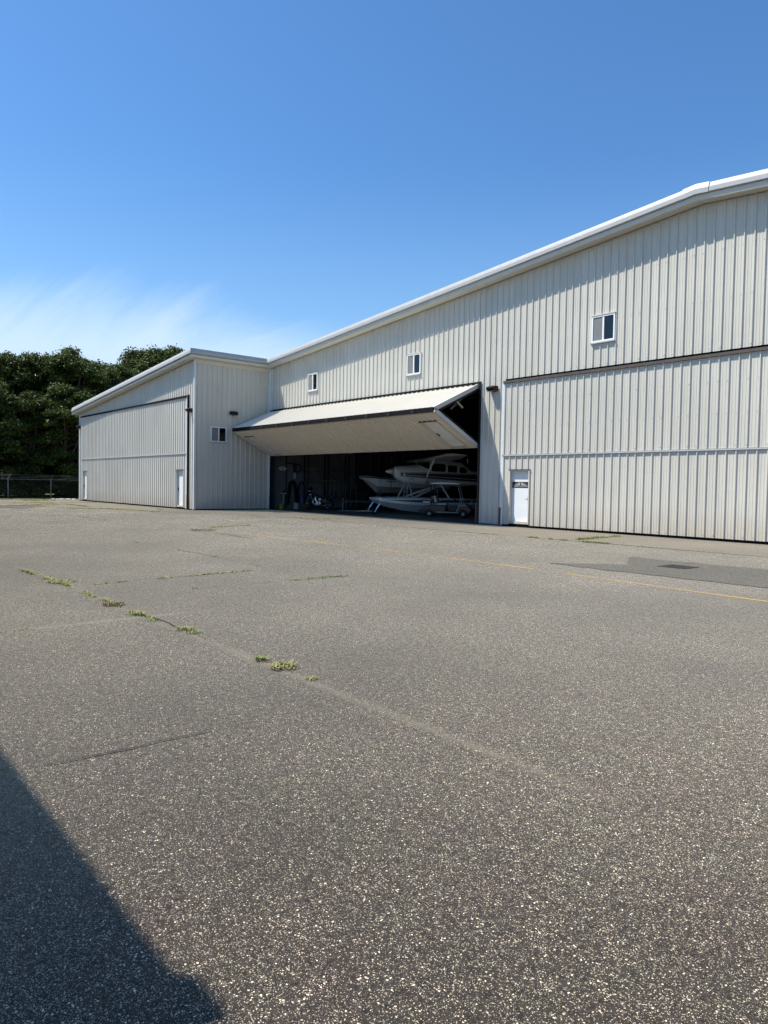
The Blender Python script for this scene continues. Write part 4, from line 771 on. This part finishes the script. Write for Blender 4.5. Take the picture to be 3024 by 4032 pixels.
# --- boat on its trailer behind the plane
bo = thing('motor_boat', 'white motor boat hull with pointed bow behind the float plane', 'boat', (-15.58, 4.53, .012), math.atan2(AX.y, AX.x))
BS = [(0, 1.98, 2.04, .02), (.25, 1.86, 2.06, .30), (.6, 1.55, 2.04, .62), (1.05, 1.12, 2.00, .86), (1.7, 1.10, 1.95, 1.0), (3.2, 1.10, 1.90, 1.08), (5.4, 1.12, 1.88, 1.05)]
mb = MB(); mb.loft([[(s, v, z) for v, z in ((0, k_), (w_*.62, k_+(t_-k_)*.35), (w_*.86, k_+(t_-k_)*.42), (w_, t_), (w_*.85, t_+.05), (-w_*.85, t_+.05), (-w_, t_), (-w_*.86, k_+(t_-k_)*.42), (-w_*.62, k_+(t_-k_)*.35))] for s, k_, t_, w_ in BS]); mb.build('hull', mat('gelcoat', (.52, .54, .54), .3, coat=.3), bo)
mb = MB(); mb.tube([(s, -w_-.01, t_-.02) for s, k_, t_, w_ in BS], .03, 6); mb.tube([(s, w_+.01, t_-.02) for s, k_, t_, w_ in BS], .03, 6); mb.build('rub_rail', BLACK, bo)
MB().add([(2.2, -.8, 1.98), (2.2, .8, 1.98), (2.8, .7, 2.42), (2.8, -.7, 2.42)], [(0, 1, 2, 3)]).build('boat_windscreen', DKGL, bo); MB().box(1.5, 2.1, -1.04, -1.00, 1.78, 1.82).build('rub_strip', BLACK, bo)
tr_ = thing('boat_trailer', 'dark steel trailer under the white motor boat', 'trailer', (-15.58, 4.53, .012), math.atan2(AX.y, AX.x))
mb = MB(); mb.box(.2, 5.2, -.72, -.62, .5, .6); mb.box(.2, 5.2, .62, .72, .5, .6); mb.box(1.2, 1.3, -.62, .62, .5, .6); mb.box(4.2, 4.3, -.62, .62, .5, .6); mb.box(-1.0, .25, -.05, .05, .5, .6)
for x in (1.25, 2.6, 4.25):
    for y in (-.5, .5): mb.box(x-.04, x+.04, y-.04, y+.04, .6, 1.26)
mb.build('trailer_frame', mat('trailer_dark', (.05, .055, .06), .6), tr_); MB().tube([(-.95, 0, .02), (-.95, 0, .75)], .03, 8).build('jockey_stand', STEEL, tr_)
for y in (-.95, .95): MB().torus((3.4, y, .32), (0, 1, 0), .22, .09).build('wheel', TYRE, tr_)

# --- golf cart: local x forward, -y side faces the apron
HD = Vector((1.33, 1.03)).normalized(); lf = Vector((-HD.y, HD.x))
cart = thing('golf_cart', 'dark golf cart with white seats and white roof beside the float', 'golf cart', (-7.17+lf.x*.46, 2.45+lf.y*.46, .012), math.atan2(HD.y, HD.x))
CBODY = mat('cart_dark_blue', (.014, .018, .026), .35, coat=.4); SEATM = mat('cream_vinyl', (.50, .49, .44), .5); TAN = mat('tan_cowl', (.27, .25, .16), .45)
mb = MB(); pr = [(-.42, .30), (-.40, .52), (-.15, .60), (.35, .62), (.80, .60), (.84, .30), (.5, .24)]
mb.loft([[(x, y, z) for x, z in pr] for y in (-.50, -.44, .44, .50)]); mb.build('rear_body', CBODY, cart, bevel=.03)
mb = MB(); mb.box(-.3, 1.95, -.46, .46, .22, .29); mb.build('floor_pan', CBODY, cart)
mb = MB(); mb.loft([[(x, y, z) for x, z in ((1.44, .50), (1.50, .67), (1.58, .72), (1.80, .69), (1.92, .60), (1.80, .57), (1.62, .54))] for y in (-.48, -.40, .40, .48)]); mb.build('front_cowl', TAN, cart, bevel=.02)
mb = MB(); mb.loft([[(x, y, z) for x, z in ((1.32, .28), (1.42, .50), (1.62, .54), (1.92, .585), (2.04, .46), (2.08, .34), (1.98, .26), (1.45, .26))] for y in (-.47, -.40, .40, .47)]); mb.build('front_body', CBODY, cart, bevel=.02)
mb = MB(); mb.box(1.96, 2.14, -.44, .44, .26, .38); mb.build('front_bumper', BLACK, cart, bevel=.02)
def wheelset(par, x, y, r_, name='wheel'):
    W_h = MB().torus((x, y, r_), (0, 1, 0), r_*.70, r_*.30, 28, 10).build(name, TYRE, par, smooth=True)
    MB().lathe([(0, -.02), (r_*.35, -.03), (r_*.50, -.01), (r_*.56, -.05), (r_*.60, -.05), (r_*.60, .03)], (x, y, r_), (0, 1, 0) if y < 0 else (0, -1, 0)).build('rim', STEEL, W_h)
for x in (0, 1.68):
    for y in (-.46, .46): wheelset(cart, x, y, .205)
mb = MB()
for x in (0, 1.68):
    for y0, y1 in ((-.55, -.36), (.36, .55)): mb.loft([[(x+.27*math.cos(a), y, .205+.27*math.sin(a)) for y in (y0, y1)] for a in [math.pi*i/8 for i in range(9)]], cap=False, closed=False)
o = mb.build('mudguard', CBODY, cart); o.modifiers.new('t', 'SOLIDIFY').thickness = .02
MB().box(.40, .86, -.44, .44, .62, .72).build('seat_cushion', SEATM, cart, bevel=.035); mb = MB(); mb.loft([[(x, y, z) for x, z in ((.24, .76), (.38, .74), (.30, 1.08), (.20, 1.08))] for y in (-.44, -.02)]); mb.build('seat_backrest', SEATM, cart, bevel=.03); mb = MB(); mb.loft([[(x, y, z) for x, z in ((.24, .76), (.38, .74), (.30, 1.08), (.20, 1.08))] for y in (.02, .44)]); mb.build('seat_backrest', SEATM, cart, bevel=.03)
MB().box(-.36, .04, -.44, .44, .70, .80).build('rear_cushion', SEATM, cart, bevel=.035); MB().box(.06, .14, -.44, .44, .84, 1.05).build('rear_backrest', SEATM, cart, bevel=.03)
mb = MB(); mb.loft([[(x, y, z) for x, z in ((.02, 1.66), (.06, 1.71), (.5, 1.745), (1.2, 1.74), (1.52, 1.70), (1.52, 1.665))] for y in (-.52, -.46, .46, .52)]); mb.build('roof', VINYL, cart, bevel=.015)
for y in (-.46, .46):
    MB().tube([(1.36, y, .28), (1.56, y, 1.02), (1.38, y, 1.66)], .018, 8).build('front_post', STEEL, cart); MB().tube([(1.56, y, 1.02), (1.62, y, .72)], .014, 8).build('post_brace', STEEL, cart)
    MB().tube([(.10, y, .55), (.08, y, 1.66)], .018, 8).build('rear_post', BLACK, cart); MB().tube([(.30, y, 1.30), (.28, y, 1.66)], .014, 8).build('rear_post', BLACK, cart)
    MB().tube([(-.36, y, .74), (-.34, y, .95), (-.05, y, .97), (.08, y, .90)], .014, 8).build('grab_rail', BLACK, cart)
    MB().box(.35, 1.42, y-.055 if y < 0 else y+.03, y-.03 if y < 0 else y+.055, .255, .29).build('sill_trim', STEEL, cart)
mb = MB(); mb.torus((1.22, -.20, .92), (.8, 0, -.6), .16, .014, 24, 6); mb.tube([(1.5, -.2, .68), (1.22, -.2, .92)], .015, 8); mb.build('steering_wheel', BLACK, cart)
MB().box(-.56, -.38, -.40, .40, .28, .33).build('rear_footplate', BLACK, cart)

# --- motorcycle: local x runs aft from the front wheel
mh = Vector((1.35, .68)).normalized()
mo = thing('motorcycle', 'black cruiser motorcycle with chrome engine near the inner left wall', 'motorcycle', (-18.5, 2.72, .012), math.atan2(mh.y, mh.x))
MBLK = mat('gloss_black', (.008, .008, .009), .15, coat=.6)
for x, r_ in ((0, .32), (1.50, .31)):
    W_h = MB().torus((x, 0, r_), (0, 1, 0), r_-.06, .06, 32, 10).build('wheel', TYRE, mo, smooth=True); rm = MB().torus((x, 0, r_), (0, 1, 0), r_-.115, .018, 32, 8)
    for k in range(14): a = k*math.tau/14; rm.tube([(x, -.02, r_), (x+math.cos(a)*(r_-.12), 0, r_+math.sin(a)*(r_-.12))], .004, 4)
    rm.lathe([(.05, -.06), (.05, .06)], (x, 0, r_), (0, 1, 0), 12); rm.build('rim', CHROME, W_h); MB().torus((x, 0, r_), (0, 1, 0), r_-.075, .050, 32, 8).build('whitewall', mat('whitewall', (.5, .5, .5), .6), W_h) if x > 1 else None
def fender(x, r_, a0, a1): 
    mb = MB(); mb.loft([[(x+math.cos(a)*r_, y, .32+math.sin(a)*r_-abs(y)*.25) for y in (-.09, 0, .09)] for a in [math.radians(a0+(a1-a0)*i/12) for i in range(13)]], cap=False, closed=False); o = mb.build('fender', MBLK, mo, smooth=True); o.modifiers.new('t', 'SOLIDIFY').thickness = .006
fender(0, .36, 30, 170); fender(1.50, .37, 5, 160)
for y in (-.10, .10): MB().tube([(0, y, .32), (.28, y, .98)], .026, 8).build('fork_leg', CHROME, mo)
MB().tube([(.30, -.42, 1.12), (.42, -.36, 1.14), (.30, -.08, 1.04), (.30, .08, 1.04), (.42, .36, 1.14), (.30, .42, 1.12)], .015, 8).build('handlebar', CHROME, mo)
MB().lathe([(0, -.14), (.07, -.12), (.10, -.02), (.10, 0), (0, .01)], (.20, 0, .90), (-1, 0, 0)).build('headlight', CHROME, mo, smooth=True)
o = MB().add([(.18, -.22, .98), (.18, .22, .98), (.32, .2, 1.36), (.32, -.2, 1.36)], [(0, 1, 2, 3)]).build('windshield', GLASS, mo); o.modifiers.new('t', 'SOLIDIFY').thickness = .005
mb = MB(); mb.loft([[(x, w_*math.cos(a), z+h*math.sin(a)) for a in [k*math.tau/14 for k in range(14)]] for x, w_, h, z in ((.36, .05, .05, .86), (.45, .13, .11, .85), (.65, .15, .12, .82), (.85, .10, .08, .76), (.92, .05, .04, .74))]); mb.build('fuel_tank', MBLK, mo, smooth=True)
mb = MB(); mb.loft([[(x, w_*math.cos(a), z+h*math.sin(a)) for a in [k*math.tau/12 for k in range(12)]] for x, w_, h, z in ((.85, .06, .03, .72), (1.0, .16, .06, .68), (1.2, .16, .06, .70), (1.35, .12, .05, .80), (1.6, .09, .04, .80))]); mb.build('seat', mat('black_leather', (.012, .012, .012), .5), mo, smooth=True)
MB().tube([(1.55, 0, .78), (1.60, 0, 1.08)], [.05, .09], 8, flat=.4).build('backrest', MATS['black_leather'], mo)
en = MB(); en.lathe([(0, -.16), (.15, -.15), (.17, 0), (.15, .15), (0, .16)], (.78, 0, .36), (0, 1, 0), 18); en.tube([(.72, 0, .42), (.60, 0, .72)], .085, 12); en.tube([(.82, 0, .42), (.92, 0, .70)], .085, 12); en.lathe([(0, -.19), (.09, -.18), (.10, -.1)], (1.0, 0, .38), (0, 1, 0), 16); en.build('engine', CHROME, mo)
MB().tube([(.30, 0, .92), (.42, 0, .45), (.55, 0, .22), (1.1, 0, .22), (1.45, 0, .33)], .03, 8).build('frame', MBLK, mo)
MB().tube([(.62, -.12, .66), (.50, -.16, .45), (.70, -.18, .26), (1.2, -.19, .26), (1.85, -.19, .30)], [.025, .025, .03, .045, .045], 8).build('exhaust_pipe', CHROME, mo)
MB().box(1.22, 1.55, -.30, -.14, .42, .70).build('saddlebag', MBLK, mo, bevel=.05); MB().lathe([(0, -.05), (.10, -.04), (.11, .02), (0, .05)], (1.0, -.12, .62), (0, 1, 0)).build('air_cleaner', mat('pale_cover', (.55, .58, .66), .4), mo)
for z_, y_ in ((1.02, -.03), (.78, -.04)): MB().box(1.70, 1.74, y_-.03, y_+.03, z_-.04, z_+.04).build('tail_lamp', mat('tail_red', (.3, .05, .04), .3), mo)

# --- wall things
XW = -19.21
ex = thing('exit_sign', 'small white exit sign with red letters and twin lamps on the inner left wall', 'sign', (XW, 1.36, 2.50))
MB().box(.0, .06, -.17, .17, -.12, .12).build('sign_box', mat('sign_white', (.55, .54, .50), .5), ex)
cu = bpy.data.curves.new('t', 'FONT'); cu.body = 'EXIT'; cu.size = .19; cu.align_x = 'CENTER'; to = bpy.data.objects.new('t', cu); COL.objects.link(to); bpy.context.view_layer.update(); me = to.evaluated_get(bpy.context.evaluated_depsgraph_get()).to_mesh()
vs = [(.063, v.co.x*.75, v.co.y-.065) for v in me.vertices]; fs = [tuple(p.vertices) for p in me.polygons]; MB().add(vs, fs).build('lettering', mat('sign_red', (.35, .03, .03), .5), ex); bpy.data.objects.remove(to)
for y in (-.22, .22): MB().lathe([(0, 0), (.05, .01), (.06, .05), (0, .07)], (.02, y, .0), (1, 0, 0), 12).build('lamp_head', VINYL, ex)
pipe = thing('wall_conduit', 'dark vertical conduit with a bracket arm on the inner left wall', 'pipe', (XW, 1.62, 0))
MB().tube([(.05, 0, .1), (.05, 0, 5.5)], .03, 8).build('pipe', BLACK, pipe); MB().tube([(.05, 0, 2.85), (.08, .3, 2.83), (.10, .85, 2.78), (.12, 1.05, 2.6), (.12, 1.05, 2.45), (.12, .85, 2.32), (.10, .6, 2.30)], .035, 8).build('bracket_arm', BLACK, pipe); MB().box(.03, .15, .52, .68, 2.28, 2.80).build('hose_head', BLUEDK, pipe); MB().box(.03, .13, .52, .66, 1.9, 2.26).build('switch_box', mat('pale_box', (.35, .38, .4), .5), pipe)
hose = MB()
for k in range(7):
    y_ = .0+k*.02; hose.tube([(.1+.02*k, y_-.20-.015*k, .25+.03*k), (.1+.02*k, y_-.22, 1.0), (.1+.02*k, y_-.12, 1.62), (.1+.02*k, y_+.05, 1.74), (.1+.02*k, y_+.20, 1.6), (.1+.02*k, y_+.32, 1.0), (.1+.02*k, y_+.36, .3+.03*k)], .028, 8)
o = hose.build('hose', BLACK); o.location = (XW, 1.92, 0); tag(o, 'thick black hose looped over a hook on the inner left wall', 'hose')
hose = MB()
for k in range(3): hose.tube([(.1+.03*k, -.14-.02*k, .5), (.1+.03*k, -.15, 1.2), (.1+.03*k, 0, 1.72), (.1+.03*k, .18, 1.66), (.1+.03*k, .24, 1.5)], .024, 8)
o = hose.build('hose', BLACK); o.location = (XW, 2.62, 0); tag(o, 'thinner black hose hung over a peg beside the shelving', 'hose')
def drum(name, loc, r_, h, m, label, cat, lid=None):
    t_ = thing(name, label, cat, loc); MB().lathe([(0, 0), (r_, 0), (r_*1.02, .02), (r_, h*.33), (r_*1.03, h*.34), (r_, h*.35), (r_, h*.66), (r_*1.03, h*.67), (r_, h*.68), (r_, h), (r_*.97, h), (0, h-.01)], (0, 0, 0), (0, 0, 1), 24).build('drum_body' if r_ > .2 else 'bucket_body', m, t_, smooth=False)
    MB().torus((0, 0, h), (0, 0, 1), r_, .012, 24, 6).build('rim', lid or m, t_)
BLU = mat('blue_plastic', (.006, .012, .07), .4)
drum('blue_drum', (-18.72, 2.50, .35), .22, .6, BLU, 'blue plastic drum on a low block by the hanging hose', 'drum'); drum('white_bucket', (-18.80, 2.12, .012), .17, .38, mat('bucket_white', (.36, .39, .40), .5), 'grey white pail on the floor beside the hose', 'bucket'); drum('yellow_bucket', (-19.0, 1.15, .012), .17, .30, mat('bucket_yellow', (.40, .32, .03), .5), 'yellow pail on the floor under the exit sign', 'bucket')
MB().box(-18.95, -18.5, 2.30, 2.72, .012, .345).build('wooden_block', mat('old_wood', (.10, .07, .045), .8, var=.3)).__setitem__('label', 'low wooden block carrying the blue drum'); bpy.data.objects['wooden_block']['category'] = 'block'
col_ = MB().box(-19.2, -18.55, .12, .42, 0.012, 7.9).build('steel_column', BLUEDK); tag(col_, 'dark blue steel column just inside the left jamb of the open door', 'column')
tool = thing('wall_jack', 'grey folded hand tool leaning under the exit sign', 'tool', (-19.05, 1.25, .012)); MB().tube([(0, .1, .3), (.02, .12, .95)], .05, 8).build('shaft', GREYP, tool); MB().box(-.05, .08, -.15, .32, .92, 1.0).build('head', GREYP, tool); MB().box(-.04, .06, .1, .2, 1.0, 1.12).build('grip', BLACK, tool)
# shelving with lumber
sh = thing('storage_shelf', 'tall dark shelving along the inner left wall above the motorcycle', 'shelf', (-19.15, 2.9, .012))
for y in (.0, 1.55, 3.2):
    MB().box(.0, .06, y, y+.06, 0, 3.4).build('upright', BRONZE, sh); MB().box(.42, .48, y, y+.06, 0, 3.4).build('upright', BRONZE, sh); MB().tube([(.45, y+.03, 2.35), (.45, y+.75, 1.75)], .02, 6).build('brace', BRONZE, sh)
for z in (.75, 1.70, 2.40): MB().box(.0, .5, -.12, 3.4, z, z+.04).build('shelf_board', MATS['old_wood'], sh)
WOOD = mat('lumber', (.24, .20, .15), .8, var=.2, vscale=4)
rl = random.Random(4)
for k, (y0, y1, z, x) in enumerate([(-.1, .85, 2.445, .42), (-.05, .80, 2.48, .38), (0, 1.4, 2.56, .25), (.7, 2.4, 1.745, .44), (.9, 2.2, 1.78, .38), (.5, 1.6, 1.745, .30)]):
    o = MB().box(x-.06, x+.06, y0, y1, 0, .032).build('board', WOOD); o.location = (-19.15, 2.9, z+.012); tag(o, 'pale board lying on the middle shelf' if k > 2 else 'pale board lying on the top shelf', 'board', 'boards on the shelving')
drum('blue_drum', (-18.85, 5.35-.3, .803), .17, .34, BLU, 'small blue drum standing on the lowest shelf', 'drum')
for k, (y, z, s_, c_) in enumerate([(3.2, .80, (.2, .16, .22), (.25, .27, .27)), (3.7, 1.755, (.5, .4, .28), (.10, .11, .12)), (3.1, .80+.23, (.15, .12, .14), (.34, .35, .33)), (5.9, .8, (.3, .26, .3), (.06, .05, .045))]):
    o = MB().box(-s_[0]/2, s_[0]/2, -s_[1]/2, s_[1]/2, 0, s_[2]).build('storage_box', mat('box%d' % k, c_, .7, var=.2), bevel=.015); o.location = (-18.88, y, z+.012); tag(o, ['grey carton on the lowest shelf, under a smaller one', 'wide dark box on the middle shelf', 'small pale carton stacked on a grey carton', 'brown dark box at the far end of the lowest shelf'][k], 'box')
for k, (x, y, h, c_) in enumerate([(-18.55, 5.75, 1.75, WOOD), (-18.45, 6.6, 1.6, WOOD), (-17.9, 7.9, 1.35, STEEL)]):
    o = MB().tube([(0, 0, 0), (-.12, .05, h)], .018, 6).build('pole', c_); o.location = (x, y, .012); tag(o, ['thin wooden pole leaning at the end of the shelving', 'thin wooden pole leaning clear of the shelving', 'grey steel pole standing near the boat trailer'][k], 'pole')
tb = MB().tube([(-14.9, 2.5, .05), (-11.0, 2.25, .16)], .022, 8).build('tow_bar', mat('tow_bar_steel', (.25, .25, .25), .5)); tag(tb, 'long thin tow bar lying on the floor before the floats', 'tow bar')
cab = thing('tool_cabinet', 'dark tool cabinet with drawers beyond the shelving', 'cabinet', (-18.9, 7.3, .012)); MB().box(-.3, .3, -.6, .6, .1, 1.25).build('carcass', mat('cabinet_dark', (.03, .03, .035), .5), cab, bevel=.01)
for k in range(5): D_ = MB().box(.302, .325, -.56, .56, .16+k*.21, .34+k*.21).build('drawer', MATS['cabinet_dark'], cab); MB().box(.326, .345, -.3, .3, .29+k*.21, .31+k*.21).build('drawer_pull', STEEL, D_)
wl = MB()
for k in range(9): y = 8.2+k*.75; wl.box(-19.16, -19.10, y, y+.06, .02, 7.5)
o = wl.build('wall_stud', mat('bare_stud', (.12, .11, .10), .8), hangar)
